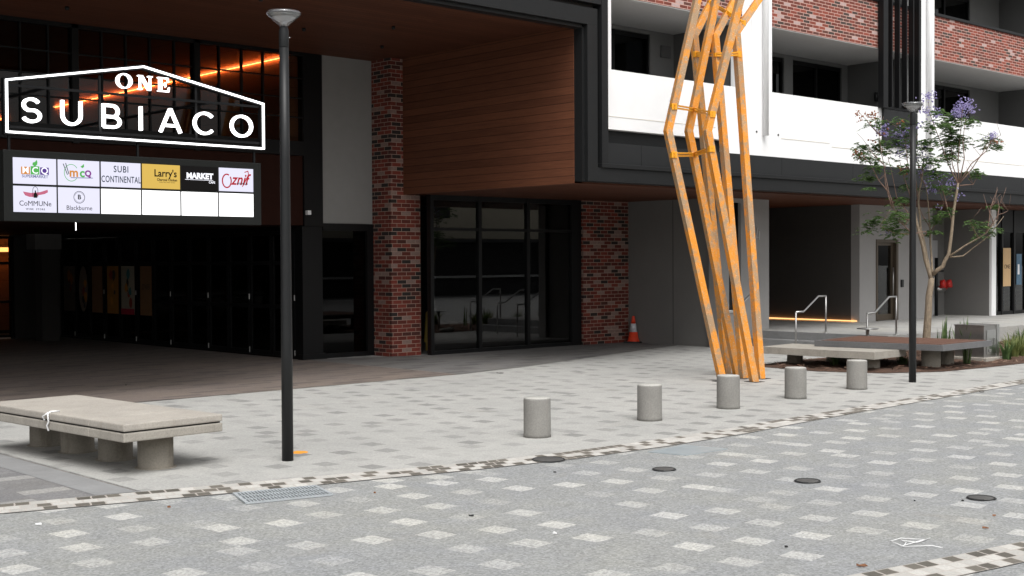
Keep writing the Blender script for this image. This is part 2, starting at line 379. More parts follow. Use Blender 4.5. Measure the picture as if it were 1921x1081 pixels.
# ------------------------------------------------------------------ mesh helpers
class MB:
    def __init__(s): s.bm = bmesh.new()
    def face(s, pts):
        try: return s.bm.faces.new([s.bm.verts.new(p) for p in pts])
        except ValueError: return None
    def box(s, x0, x1, y0, y1, z0, z1, bev=0.0, mat=None):
        if x0 > x1: x0, x1 = x1, x0
        if y0 > y1: y0, y1 = y1, y0
        if z0 > z1: z0, z1 = z1, z0
        v = [s.bm.verts.new((x, y, z)) for z in (z0, z1) for y in (y0, y1) for x in (x0, x1)]
        fs = [s.bm.faces.new([v[i] for i in q]) for q in ((0, 2, 3, 1), (4, 5, 7, 6), (0, 1, 5, 4), (2, 6, 7, 3), (0, 4, 6, 2), (1, 3, 7, 5))]
        if bev:
            es = list({e for f in fs for e in f.edges})
            r = bmesh.ops.bevel(s.bm, geom=es, offset=bev, segments=2, affect='EDGES', profile=0.6)
        return s
    def prism(s, poly, axis, a, b):
        """poly: 2-D points; axis: 'z' -> (x,y), 'y' -> (x,z), 'x' -> (y,z)"""
        def P(p, h):
            return (p[0], p[1], h) if axis == 'z' else ((p[0], h, p[1]) if axis == 'y' else (h, p[0], p[1]))
        A = [s.bm.verts.new(P(p, a)) for p in poly]; B = [s.bm.verts.new(P(p, b)) for p in poly]
        n = len(poly)
        f1 = s.bm.faces.new(A); f2 = s.bm.faces.new(B[::-1])
        for i in range(n): s.bm.faces.new((A[i], B[i], B[(i+1) % n], A[(i+1) % n]))
        return s
    def obeam(s, p, q, wx, wy, twist=0.0):
        """square bar from p to q"""
        p, q = Vector(p), Vector(q); d = (q-p).normalized()
        a = Vector((math.cos(twist), math.sin(twist), 0)); a = (a - d*a.dot(d)).normalized(); b = d.cross(a)
        V = []
        for c in (p, q):
            V.append([s.bm.verts.new(c + a*sx*wx/2 + b*sy*wy/2) for sx, sy in ((-1, -1), (1, -1), (1, 1), (-1, 1))])
        for i in range(4): s.bm.faces.new((V[0][i], V[0][(i+1) % 4], V[1][(i+1) % 4], V[1][i]))
        s.bm.faces.new(V[0][::-1]); s.bm.faces.new(V[1])
        return s
    def sqpath(s, pts, wdt, twist=0.0, nrm=None):
        """mitred square tube along points; section at each joint lies in the bisecting plane"""
        pts = [Vector(p) for p in pts]; rings = []
        for i, p in enumerate(pts):
            d0 = (pts[i]-pts[i-1]).normalized() if i else (pts[1]-pts[0]).normalized()
            d1 = (pts[i+1]-pts[i]).normalized() if i < len(pts)-1 else d0
            ref = pts[1]-pts[0] if i == 0 else pts[i]-pts[i-1]
            d = ref.normalized()
            a = Vector((math.cos(twist), math.sin(twist), 0)); a = (a-d*a.dot(d)).normalized(); b = d.cross(a)
            n = Vector((0, 0, 1)) if i == 0 else (d0+d1).normalized()
            ring = []
            for sx, sy in ((-1, -1), (1, -1), (1, 1), (-1, 1)):
                q = p + a*sx*wdt/2 + b*sy*wdt/2
                k = (p-q).dot(n)/d.dot(n)
                ring.append(s.bm.verts.new(q + d*k))
            rings.append(ring)
        for r0, r1 in zip(rings, rings[1:]):
            for i in range(4): s.bm.faces.new((r0[i], r0[(i+1) % 4], r1[(i+1) % 4], r1[i]))
        s.bm.faces.new(rings[0][::-1]); s.bm.faces.new(rings[-1])
        return s
    def tube(s, pts, r, n=8, cap=True):
        pts = [Vector(p) for p in pts]; rings = []; prev = None
        rr = r if hasattr(r, '__len__') else [r]*len(pts)
        for i, p in enumerate(pts):
            if i == 0: d = pts[1]-pts[0]
            elif i == len(pts)-1: d = pts[-1]-pts[-2]
            else: d = (pts[i+1]-pts[i]).normalized()+(pts[i]-pts[i-1]).normalized()
            d.normalize()
            if prev is None:
                a = Vector((0, 0, 1)) if abs(d.z) < 0.9 else Vector((1, 0, 0))
            else: a = prev
            a = (a-d*a.dot(d)).normalized(); prev = a; b = d.cross(a)
            rings.append([s.bm.verts.new(p+(a*math.cos(2*PI*k/n)+b*math.sin(2*PI*k/n))*rr[i]) for k in range(n)])
        for r0, r1 in zip(rings, rings[1:]):
            for k in range(n): s.bm.faces.new((r0[k], r0[(k+1) % n], r1[(k+1) % n], r1[k])).smooth = True
        if cap: s.bm.faces.new(rings[0][::-1]); s.bm.faces.new(rings[-1])
        return s
    def lathe(s, c, prof, n=32, smooth=True, close=True):
        rings = []
        for r, z in prof:
            rings.append([s.bm.verts.new((c[0]+r*math.cos(2*PI*k/n), c[1]+r*math.sin(2*PI*k/n), c[2]+z)) for k in range(n)])
        for r0, r1 in zip(rings, rings[1:]):
            for k in range(n): s.bm.faces.new((r0[k], r0[(k+1) % n], r1[(k+1) % n], r1[k])).smooth = smooth
        if close:
            s.bm.faces.new(rings[0][::-1]); s.bm.faces.new(rings[-1])
        return s
    def ribbon(s, pts, wd, y0, y1, closed=False):
        """2-D polyline (x,z) with width, extruded between y0 and y1, mitred"""
        P = [Vector(p) for p in pts]; n = len(P); L, Rr = [], []
        for i in range(n):
            if closed: a, b = P[i-1], P[(i+1) % n]
            else: a, b = P[max(i-1, 0)], P[min(i+1, n-1)]
            d0 = (P[i]-a); d1 = (b-P[i])
            if d0.length < 1e-9: d0 = d1
            if d1.length < 1e-9: d1 = d0
            d0.normalize(); d1.normalize()
            t = (d0+d1).normalized(); nn = Vector((-t.y, t.x)); k = 1/max(0.35, nn.dot(Vector((-d0.y, d0.x))))
            L.append(P[i]+nn*wd/2*k); Rr.append(P[i]-nn*wd/2*k)
        def V(p, y): return s.bm.verts.new((p.x, y, p.y))
        A = [(V(l, y0), V(r_, y0), V(l, y1), V(r_, y1)) for l, r_ in zip(L, Rr)]
        rng = range(n if closed else n-1)
        for i in rng:
            a, b = A[i], A[(i+1) % n]
            for q in ((0, 1), (1, 3), (3, 2), (2, 0)):
                s.bm.faces.new((a[q[0]], a[q[1]], b[q[1]], b[q[0]]))
        if not closed:
            for a in (A[0], A[-1]): s.bm.faces.new((a[0], a[1], a[3], a[2]))
        return s
    def rot(s, c, ang):
        mt = Matrix.Translation(c) @ Matrix.Rotation(ang, 4, 'Z') @ Matrix.Translation(-Vector(c))
        bmesh.ops.transform(s.bm, matrix=mt, verts=s.bm.verts); return s

def link(name, me, mat, parent=None, base=None, mats=None):
    xs = [v.co for v in me.vertices]
    if parent is None:
        if base is None:
            base = Vector(((min(v.x for v in xs)+max(v.x for v in xs))/2, (min(v.y for v in xs)+max(v.y for v in xs))/2, min(v.z for v in xs)))
        base = Vector(base)
        me.transform(Matrix.Translation(-base))
        o = bpy.data.objects.new(name, me); o.location = base
    else:
        pb = Vector(parent['_w'])
        ctr = Vector(((min(v.x for v in xs)+max(v.x for v in xs))/2, (min(v.y for v in xs)+max(v.y for v in xs))/2, (min(v.z for v in xs)+max(v.z for v in xs))/2))
        me.transform(Matrix.Translation(-ctr))
        o = bpy.data.objects.new(name, me); o.parent = parent; o.location = ctr-pb; base = ctr
    o['_w'] = tuple(base)
    if mats:
        for x in mats: me.materials.append(x)
    elif mat: me.materials.append(mat)
    C.objects.link(o)
    return o
def obj(name, mb, mat, parent=None, base=None, label=None, mats=None, fix=True):
    if fix: bmesh.ops.recalc_face_normals(mb.bm, faces=mb.bm.faces)
    me = bpy.data.meshes.new(name); mb.bm.to_mesh(me); mb.bm.free()
    o = link(name, me, mat, parent, base, mats)
    if label: o['label'] = label
    return o
def tag(o, label, cat, group=None, kind=None):
    if label: o['label'] = label
    if cat: o['category'] = cat
    if group: o['group'] = group
    if kind: o['kind'] = kind
    return o
def thing(name, label, cat, loc, group=None):
    o = bpy.data.objects.new(name, None); C.objects.link(o); o.location = loc; o['_w'] = tuple(loc)
    o.empty_display_size = 0.2
    return tag(o, label, cat, group)
def dup(root, loc, label, rot=0.0):
    r = root.copy(); C.objects.link(r); r.location = loc; r['label'] = label; r.rotation_euler = (0, 0, rot)
    for ch in list(root.children):
        c = ch.copy(); C.objects.link(c); c.parent = r
        for g in list(ch.children):
            d = g.copy(); C.objects.link(d); d.parent = c
    return r
def struct(name, mb, mat, label=None):
    o = obj(name, mb, mat); o['kind'] = 'structure'
    if label: o['label'] = label
    return o
def text_mesh(s, size, x, y, z, mb=None, shear=0.0, bold=0.0, width=1.0, space=1.0, ext=0.002, align='CENTER'):
    """writing lying in a plane parallel to the facade, facing the street; returns MB"""
    cu = bpy.data.curves.new('tmp', 'FONT'); cu.body = s; cu.size = size; cu.align_x = align; cu.align_y = 'CENTER'
    cu.shear = shear; cu.offset = bold; cu.space_character = space; cu.resolution_u = 3; cu.extrude = ext
    o = bpy.data.objects.new('tmp', cu); C.objects.link(o)
    dg = bpy.context.evaluated_depsgraph_get()
    me = bpy.data.meshes.new_from_object(o.evaluated_get(dg))
    bpy.data.objects.remove(o); bpy.data.curves.remove(cu)
    mb = mb or MB()
    mt = Matrix(((width, 0, 0, x), (0, 0, -1, y), (0, 1, 0, z), (0, 0, 0, 1)))
    me.transform(mt); mb.bm.from_mesh(me); bpy.data.meshes.remove(me)
    return mb

# ================================================================== GROUND
g = MB(); g.face([(-300, -300, 0), (300, -300, 0), (300, 300, 0), (-300, 300, 0)])
struct('road', g, M['road'])

kerb_top = [(-6, 14.2), (-2, 12.4), (1.5, 11.3), (4.05, 10.64), (5.18, 10.36), (6.16, 10.10), (7.1, 9.87), (8.2, 9.58), (9.3, 9.42), (10.6, 9.36), (11.9, 9.36), (13.0, 9.44), (14.9, 9.53), (17.0, 9.62), (20.3, 9.78), (26, 10.1), (40, 10.9), (80, 13)]
kerb_bot = [(-6, 13.8), (-2, 12.0), (1.4, 10.9), (3.9, 10.25), (5.05, 9.93), (6.0, 9.68), (7.0, 9.46), (8.0, 9.22), (9.2, 9.02), (10.5, 8.95), (11.9, 8.97), (13.0, 9.08), (14.9, 9.2), (17.0, 9.3), (20.3, 9.46), (26, 9.8), (40, 10.6), (80, 12.7)]
g = MB(); g.bm.faces.new([g.bm.verts.new((x, y, .004)) for x, y in kerb_top if x >= 5] + [g.bm.verts.new(p) for p in ((80, 60, .004), (5.02, 60, .004))])
struct('plaza_paving', g, M['plaza'])
def strip(name, top, bot, z):
    mb = MB(); uvl = mb.bm.loops.layers.uv.new('UVMap'); u = 0; prev = None
    # resample
    def rs(P):
        out = []
        for a, b in zip(P, P[1:]):
            for k in range(6):
                t = k/6; out.append(Vector((a[0]+(b[0]-a[0])*t, a[1]+(b[1]-a[1])*t)))
        return out + [Vector(P[-1])]
    T, B = rs(top), rs(bot)
    us = [0.0]
    for a, b in zip(B, B[1:]): us.append(us[-1]+(b-a).length)
    for i in range(len(T)-1):
        f = mb.bm.faces.new([mb.bm.verts.new((p.x, p.y, z)) for p in (B[i], B[i+1], T[i+1], T[i])])
        wv = [0, 0, .375, .375]
        for l, uu, vv in zip(f.loops, (us[i], us[i+1], us[i+1], us[i]), wv): l[uvl].uv = (uu, vv)
    return mb
struct('cobble_edging', strip('k', kerb_top, kerb_bot, .008), M['cobble'])
struct('near_cobble_edging', strip('k', [(3.0, 5.35), (5.5, 4.78), (7.34, 4.42), (7.99, 4.30), (8.73, 4.186), (14, 3.5)], [(2.9, 5.0), (5.4, 4.42), (7.2, 4.06), (7.85, 3.94), (8.6, 3.83), (13.9, 3.15)], .008), M['cobble'])
# driveway on the left
g = MB(); g.face([(4.80, 10.47, .006), (4.78, 34, .006), (-6, 34, .006), (-6, 14.2, .006), (-2, 12.4, .006), (1.5, 11.3, .006), (4.05, 10.66, .006)])
struct('driveway', g, M['drive'])
g = MB(); g.face([(4.80, 10.47, .008), (5.13, 10.39, .008), (5.11, 34, .008), (4.79, 34, .008)])
struct('driveway_band', g, M['slab'])
g = MB(); g.face([(5.138, 10.39, .009), (5.148, 10.385, .009), (5.118, 16.1, .009), (5.108, 16.1, .009)])
struct('slab_joint', g, simple('dirt joint', (.12, .095, .08), .9))
g = MB(); g.face([(5.12, 16.9, .010), (14.5, 17.15, .010), (14.5, 33.6, .010), (5.12, 33.6, .010)])
struct('passage_paving', g, M['brown_pave'])
g = MB(); g.face([(14.5, 17.15, .012), (16.5, 17.5, .012), (23.04, 19.3, .012), (23.04, 20.97, .012), (16.99, 21.05, .012), (14.5, 21.9, .012)])
struct('porch_paving', g, M['grey_pave'])

# platform with two steps
g = MB(); g.box(24.3, 60, 14.62, 34, -.2, .35, .008)
struct('entry_platform', g, M['platform'])
g = MB(); g.box(23.93, 24.32, 14.62, 18.09, -.1, .178, .008)
struct('entry_step', g, M['slab'])
g = MB(); g.box(24.27, 24.298, 14.62, 18.09, .18, .347)
struct('step_riser', g, M['slab'])

# ================================================================== BUILDING
B = thing('apartment_building', 'brick, white and charcoal apartment building over an arcade with timber lined entry', 'building', (16.5, 20, 0))
SPLIT = {'white_pilaster', 'balcony_side_wall', 'balcony_back_wall', 'hinge', 'fascia_panel', 'balcony_soffit', 'upper_wall', 'room_wall', 'render_crack', 'passage_side_wall', 'passage_end_wall', 'shop_inner_wall', 'inner_void_wall', 'corridor_wall', 'entry_wall', 'corner_post', 'light_channel'}
def islands(bm):
    seen, out = set(), []
    for v in bm.verts:
        if v in seen: continue
        st, grp = [v], []
        seen.add(v)
        while st:
            a = st.pop(); grp.append(a)
            for e in a.link_edges:
                o = e.other_vert(a)
                if o not in seen: seen.add(o); st.append(o)
        out.append(grp)
    return out
def bp(name, mb, mat, label=None, parent=None, mats=None):
    if name in SPLIT:
        mb.bm.verts.index_update(); res = None
        for grp in islands(mb.bm):
            nm = MB(); mp = {v: nm.bm.verts.new(v.co) for v in grp}
            for f in {f for v in grp for f in v.link_faces}: nm.bm.faces.new([mp[v] for v in f.verts])
            res = obj(name, nm, mat, parent or B, label=label)
        mb.bm.free(); return res
    return obj(name, mb, mat, parent or B, label=label, mats=mats)
YF = 16.25
# --- portal (black frame round the timber mouth)
g = MB()
g.box(16.56, 16.62, 16.10, 16.30, 3.41, 6.16)
g.box(16.62, 16.88, 16.02, 16.40, 3.41, 6.20, .004)
g.box(16.95, 17.115, 15.98, 17.2, 3.74, 12.0, .004)
g.box(-12, 16.88, 16.02, 16.40, 6.20, 6.50, .004)
g.box(-12, 16.56, 16.10, 16.30, 6.14, 6.198)
g.box(-12, 16.95, 15.99, 16.40, 6.585, 12.0)
bp('portal_frame', g, M['fascia_dark'], 'charcoal metal frame round the entry mouth')
g = MB(); g.box(16.88, 16.951, 16.13, 16.40, 3.41, 6.52); g.box(-12, 16.88, 16.13, 16.40, 6.5, 6.585)
bp('frame_groove', g, M['seam'])
# --- fascia over the arcade to the right
g = MB()
g.box(16.88, 60, 16.02, 16.30, 3.41, 3.66, .004)
g.box(16.95, 60, 15.98, 16.30, 3.66, 3.74, .01)
bp('fascia_trim', g, M['fascia_dark'])
g = MB()
xs = 17.115
for k in range(16):
    x1 = [18.16, 20.0, 22.6, 25.3, 28.0, 30.7, 33.4][k] if k < 7 else 33.4+(k-6)*2.7
    g.box(xs+.008, x1, 16.12, 16.28, 3.742, 4.13, .003); xs = x1
bp('fascia_panel', g, M['fascia'])
# --- soffit of arcade
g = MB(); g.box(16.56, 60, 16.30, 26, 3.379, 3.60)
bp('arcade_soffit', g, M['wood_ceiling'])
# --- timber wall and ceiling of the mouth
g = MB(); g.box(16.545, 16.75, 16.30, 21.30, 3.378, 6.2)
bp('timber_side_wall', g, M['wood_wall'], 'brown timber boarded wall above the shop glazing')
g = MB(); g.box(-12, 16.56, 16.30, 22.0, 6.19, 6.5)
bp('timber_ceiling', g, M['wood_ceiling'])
g = MB()
for (x, y) in ((14.1, 18.4), (13.0, 19.6), (15.2, 20.2), (11.0, 17.8), (9.0, 20.5)):
    o = MB().lathe((x, y, 6.13), [(.02, 0), (.035, .015), (.035, .06)], 12); bp('sprinkler', o, M['black_metal'])
g.bm.free()
# --- brick column and pier
g = MB(); g.box(16.215, 16.99, 21.29, 22.2, 0, 6.19)
bp('brick_column', g, M['brick'], 'red brick column beside the dark glass')
g = MB(); g.box(21.50, 23.06, 20.88, 21.6, 0, 3.379)
bp('brick_pier', g, M['brick'], 'red brick pier between dark glazing and grey wall')
# --- glazed shopfront
SF = bp('shopfront_glazing', MB().box(16.99, 21.50, 21.00, 21.012, .06, 3.3), M['glass'], 'dark glass shopfront in three bays')
g = MB()
for x0, x1 in ((16.992, 17.08), (18.33, 18.42), (19.77, 19.86), (21.18, 21.50)): g.box(x0, x1, 20.95, 21.08, .011, 3.378, .004)
for z0, z1 in ((.012, .09), (2.63, 2.69), (3.27, 3.376)):
    for a, b in ((17.08, 18.33), (18.42, 19.77), (19.86, 21.18)): g.box(a, b, 20.96, 21.07, z0, z1)
bp('mullion_frame', g, M['black_frame'], parent=SF)
g = MB(); g.box(17.0, 23.0, 25.5, 25.7, .01, 3.37); g.box(17.0, 17.1, 21.7, 25.5, .01, 3.37); g.box(23.0, 23.2, 21.6, 25.5, .01, 3.37)
bp('shop_inner_wall', g, M['interior'])
g = MB(); g.box(16.99, 23.06, 21.1, 25.6, .0, .014)
bp('shop_floor', g, M['interior_floor'])
# --- left part: curtain wall, grey panel, sidelight
g = MB(); g.box(14.95, 16.213, 21.93, 22.1, 2.77, 6.19)
bp('cladding_panel', g, M['panel_grey'], 'plain grey panel left of the brick column')
g = MB(); g.box(14.50, 14.95, 21.90, 22.12, 2.70, 6.19); g.box(14.42, 14.90, 21.86, 22.3, .011, 2.70, .004); g.box(14.38, 14.97, 21.82, 22.0, .011, .12)
g.box(16.05, 16.214, 21.9, 22.05, .011, 2.768)
g.box(14.95, 16.05, 21.9, 22.05, 2.62, 2.768); g.box(14.95, 16.05, 21.9, 22.05, .011, .1)
bp('corner_post', g, M['black_frame'])
bp('sidelight_glass', MB().box(14.95, 16.05, 21.96, 21.972, .1, 2.62), M['glass_dark'])
g = MB(); g.box(14.95, 16.2, 24.5, 24.6, .0, 2.77); 
bp('sidelight_inner_wall', g, M['interior'])
CW = bp('curtain_wall', MB().box(2, 14.5, 21.95, 21.962, 4.40, 6.19), M['glass_curtain'], 'gridded upper glazing behind the sign')
g = MB()
xv = [2.2, 2.7, 3.2, 3.7, 4.2, 4.7, 5.2, 5.7, 6.2, 6.7, 7.3, 7.84, 8.31, 8.79, 9.28, 10.26, 10.72, 11.19, 11.68, 12.62, 13.11, 13.59, 14.07]
for x in xv: g.box(x-.014, x+.014, 21.915, 21.99, 4.38, 6.189)
for x in (7.25, 9.75, 12.13): g.box(x-.06, x+.06, 21.88, 22.06, 4.10, 6.188)
for z in (5.67, 5.27, 4.885): g.box(2, 14.5, 21.925, 21.985, z-.012, z+.012)
g.box(2, 14.5, 21.88, 22.05, 6.12, 6.187); g.box(2, 14.5, 21.87, 22.06, 4.12, 4.40)
bp('mullion_grid', g, M['black_frame'], parent=CW)
g = MB(); g.box(2, 14.5, 21.95, 22.1, 2.72, 4.115)
bp('bulkhead', g, M['bulkhead'])
g = MB(); g.box(2, 14.6, 22.1, 34, 2.72, 4.1); bp('bulkhead_soffit', g, M['bulkhead'])
g = MB(); g.box(-12, 15.5, 34.002, 36.9, 2.715, 2.9); bp('shop_ceiling', g, M['interior'])
g = MB(); g.box(14.605, 16.95, 22.25, 34, 2.715, 2.9); bp('store_ceiling', g, M['interior'])
# inner void behind curtain wall
g = MB(); g.box(14.3, 14.7, 22.1, 52, 4.1, 9.8); bp('inner_timber_wall', g, M['wood_inner'])
g = MB(); g.box(2, 2.1, 22.0, 52, 4.1, 9.8); g.box(2, 14.3, 52, 52.2, 4.1, 9.8); g.box(2, 14.4, 22.1, 52, 9.8, 9.9); g.box(2, 14.3, 34, 52, 4.0, 4.1)
bp('inner_void_wall', g, M['bulkhead'])
for ya, yb in ((22.15, 33.4), (36.6, 50)):
    bp('strip_light', MB().box(14.245, 14.262, ya, yb, 6.112, 6.148), M['led_core'], 'warm orange strip light on the inner timber wall')
g = MB(); g.box(14.268, 14.290, 22.16, 33.39, 6.115, 6.145); g.box(14.268, 14.290, 36.61, 49.9, 6.115, 6.145)  # added emitters hidden behind the strip covers, they widen the glow
bp('light_channel', g, M['led'], 'warm orange strip light on the inner timber wall')
# pale half hidden board behind left of the sign
# --- left passage walls
g = MB(); g.box(-12, -11.8, 16.4, 34, 0, 6.5); g.box(-12, 2.0, 22.0, 22.2, 2.72, 6.19)
bp('passage_side_wall', g, M['render_dark'])
g = MB(); g.box(13.2, 14.6, 33.5, 33.8, 0, 2.72); g.box(-12, 14.6, 36.5, 36.7, 0, 2.72); g.box(-12, 2, 22.2, 37, 2.7, 2.9)
bp('passage_end_wall', g, M['render_dark'])
g = MB(); g.box(13.24, 13.70, 31.85, 32.25, .011, 2.718)
bp('passage_column', g, M['render_dark'])
g = MB(); g.box(13.04, 13.72, 31.75, 32.3, 2.33, 2.717); bp('column_box', g, M['render_grey'])
# lit shop far end
SH = bp('lit_shop_window', MB().box(2, 13.2, 33.6, 33.61, .1, 2.7), M['glass_curtain'], 'warm lit shop window at the passage end')
g = MB()
for z in (.05, .95, 1.95, 2.62): g.box(2, 13.2, 33.55, 33.66, z, z+.07)
for x in (13.12, 11.9, 10.4, 9.2, 8, 6.8, 5.6, 4.4): g.box(x, x+.08, 33.54, 33.68, .05, 2.7)
bp('window_frame', g, M['black_frame'], parent=SH)
g = MB(); g.box(2, 15.5, 36.3, 36.35, .1, 2.7); bp('shop_back_wall', g, M['wood_inner'])
for k in range(1):
    g = MB().lathe((13.35-k*.9, 35.0, 2.30), [(.02, 0), (.07, .03), (.08, .08), (.03, .14)], 12)
    bp('pendant_lamp', g, M['shop_glow'])
g = MB(); g.box(13.1, 14.3, 35.6, 35.64, 2.3, 2.42); bp('shop_glow_panel', g, M['shop_glow'])
# --- folding doors (thirteen leaves) along the passage side
pitch = (33.42-22.14)/13
g = MB(); g.box(14.47, 14.6, 22.1, 33.5, 2.62, 2.719); g.box(14.43, 14.56, 22.12, 33.5, .005, .05)
bp('door_track', g, M['black_frame'])
g = MB(); g.box(16.0, 16.1, 22.3, 33.5, .0, 2.7); bp('behind_door_wall', g, M['interior'])
posters = {}
def poster(y0, y1, kind):
    z0, z1 = .72, 1.9
    X0 = 14.37
    base = {'tan': (0.27, 0.14, 0.065), 'orange': (0.42, 0.19, 0.035), 'mix': (0.40, 0.35, 0.27), 'pale': (0.24, 0.18, 0.14)}[kind[0]]
    mats = [simple('poster paper', base, 0.6, var=0.08), simple('poster red', (0.35, 0.05, 0.03), 0.6), simple('poster teal', (0.05, 0.2, 0.2), 0.6), simple('poster orange', (0.6, 0.25, 0.04), 0.6), simple('poster dark', (0.04, 0.035, 0.03), 0.6)]
    return X0, y0, y1, z0, z1, mats
for i in range(13):
    y0 = 22.14+i*pitch; y1 = y0+pitch
    fr = MB(); s = .012
    fr.box(14.41, 14.47, y0+s, y0+.085, .055, 2.615, .003); fr.box(14.41, 14.47, y1-.085, y1-s, .055, 2.615, .003)
    for z in (.055, 1.02, 1.92, 2.53): fr.box(14.415, 14.465, y0+.085, y1-.085, z, z+(.085 if z < 2 else .084))
    L = bp('folding_door', fr, M['black_frame'])
    bp('door_glass', MB().box(14.435, 14.443, y0+.07, y1-.07, .1, 2.55), M['glass_dark'], parent=L)
    h = MB()
    if i % 2 == 0:
        for z in (.08, 1.2): h.tube([(14.40, y0, z), (14.40, y0, z+.11)], .014, 8)
        bp('hinge', h, M['steel_dull'], parent=L)
    else: h.bm.free()
pk = [('pale', 1), ('pale', 2), ('tan', 0), ('orange', 3), ('mix', 4), ('tan', 5)]
py = [(33.15, 32.48), (32.28, 31.65), (31.45, 30.85), (30.58, 29.96), (29.8, 29.1), (28.8, 28.22)]
plab = ['pale food poster on the folding doors, farthest from the street', 'oval food poster second from the passage end', 'plain tan poster with faint text', 'orange drink poster on the folding doors', 'colourful fruit poster with red foot', 'tan poster lettered ONE, nearest the street']
for (k, (ya, yb)) in enumerate(py):
    X0, y0, y1, z0, z1, mats = poster(min(ya, yb), max(ya, yb), pk[k])
    P = thing('poster', plab[k], 'poster', (14.37, (y0+y1)/2, z0), 'posters on the folding doors')
    yc = (y0+y1)/2; rng = random.Random(k*11+3)
    if k == 1:
        poly = [(yc+math.cos(a)*.26, 1.31+math.sin(a)*.59) for a in [2*PI*q/28 for q in range(28)]]
        obj('sheet', MB().prism(poly, 'x', 14.372, 14.378), mats[0], P)
    else: obj('sheet', MB().box(14.372, 14.378, y0, y1, z0, z1), mats[0], P)
    if k in (0, 1, 3, 4):
        for q in range(9 if k == 4 else 5):
            cy, cz, rr = yc+rng.uniform(-.16, .16), rng.uniform(z0+.15, z1-.2), rng.uniform(.05, .12)
            poly = [(cy+math.cos(a)*rr*rng.uniform(.6, 1.1), cz+math.sin(a)*rr*rng.uniform(.8, 1.5)) for a in [2*PI*u/9 for u in range(9)]]
            obj('print', MB().prism(poly, 'x', 14.371-.0008*q, 14.3715-.0008*q), mats[rng.choice((1, 1, 3, 2, 4) if k == 4 else (1, 4, 3))], P)
        if k == 4: obj('print', MB().box(14.362, 14.363, y0, y1, z0, z0+.14), simple('poster crimson', (.4, .02, .05), .6), P)
    if k == 5:
        cu = MB()
        # ONE in narrow strokes (read from the passage side)
        def st(a, b): cu.box(14.369, 14.371, a[0]-.0, b[0], a[1], b[1])
        zz = 1.34
        for (yy, segs) in ((yc+.14, 'O'), (yc, 'N'), (yc-.14, 'E')):
            cu.box(14.369, 14.371, yy-.045, yy-.03, zz, zz+.13)
            if segs != 'E': cu.box(14.369, 14.371, yy+.03, yy+.045, zz, zz+.13)
            if segs == 'O': cu.box(14.369, 14.371, yy-.03, yy+.03, zz, zz+.012); cu.box(14.369, 14.371, yy-.03, yy+.03, zz+.118, zz+.13)
            if segs == 'E':
                cu.box(14.369, 14.371, yy+.03, yy+.045, zz, zz+.13)
                for q in (0, .06, .118): cu.box(14.369, 14.371, yy-.03, yy+.03, zz+q, zz+q+.012)
            if segs == 'N': cu.face([(14.369, yy+.03, zz+.13), (14.369, yy+.045, zz+.13), (14.369, yy-.03, zz), (14.369, yy-.045, zz)])
        obj('lettering', cu, mats[4], P)
# small fittings on the black corner post
g = MB(); g.box(14.52, 14.60, 21.80, 21.9, 2.93, 3.02, .01); bp('door_buzzer', g, M['white_paint'])

# --- arcade walls
g = MB(); g.box(23.05, 23.30, 18.12, 20.9, 0, 3.379)
bp('arcade_side_wall', g, M['render_grey'], 'grey wall running back beside the traffic cone')
g = MB()
g.box(22.95, 23.36, 18.1, 18.35, 0, 3.378); g.box(23.80, 24.87, 18.1, 18.35, 0, 3.378)
g.box(23.36, 23.80, 18.1, 18.35, 0, .80); g.box(23.36, 23.80, 18.1, 18.35, 3.28, 3.378)
g.box(24.55, 24.87, 18.35, 26, 0, 3.376)
bp('arcade_front_wall', g, M['render_light'], 'light grey wall with a narrow window and house number')
W = bp('narrow_window', MB().box(23.36, 23.80, 18.22, 18.23, .80, 3.28), M['glass_dark'])
g = MB(); g.box(23.36, 23.41, 18.18, 18.27, .80, 3.28); g.box(23.75, 23.80, 18.18, 18.27, .80, 3.28); bp('window_frame', g, M['black_frame'], parent=W)
g = MB(); g.box(23.35, 23.81, 18.06, 18.2, .785, .812); bp('window_sill', g, M['white_paint'], parent=W)
g = MB(); g.box(23.3, 24.5, 19.5, 19.6, .4, 3.37); bp('window_inner_wall', g, M['interior'])
g = MB(); g.box(23.046, 23.05, 19.48, 19.492, .02, 3.37); bp('control_joint', g, M['joint'])
# house number 4 in thin strokes
g = MB(); g.ribbon([(24.36, 2.50), (24.42, 2.72)], .022, 18.085, 18.10); g.ribbon([(24.345, 2.50), (24.48, 2.50)], .014, 18.083, 18.10); g.box(24.46, 24.50, 18.085, 18.10, 2.44, 2.64)
bp('house_number', g, M['steel_dull'], 'house number 4')
# corridor with strip light
g = MB(); g.box(28.95, 29.1, 18.5, 27, .3, 3.377); g.box(24.6, 29, 27, 27.2, .3, 3.377)
bp('corridor_wall', g, M['render_dark'])
g = MB(); g.box(28.925, 28.947, 18.4, 27, .372, .392); bp('light_channel', g, emis('floor strip light', (1.0, 0.36, 0.09), 7.0))
g = MB(); g.box(28.90, 28.915, 18.3, 27, .368, .398); bp('floor_strip_light', g, emis('floor strip cover', (1.0, 0.55, 0.22), 1.3), 'warm strip light at the foot of the dark corridor wall')
g = MB()
g.box(28.95, 29.72, 18.25, 18.5, .3, 3.378); g.box(30.80, 32.6, 18.25, 18.5, .3, 3.378); g.box(29.72, 30.80, 18.25, 18.5, 2.49, 3.378)
g.box(32.4, 32.6, 18.5, 19.2, .3, 3.376)
bp('entry_wall', g, M['render_light'], 'light grey wall with the glazed bronze door')
D = bp('entry_door', MB().box(29.86, 30.62, 18.36, 18.372, .5, 2.36), M['glass'], 'narrow glazed door in bronze frame')
g = MB()
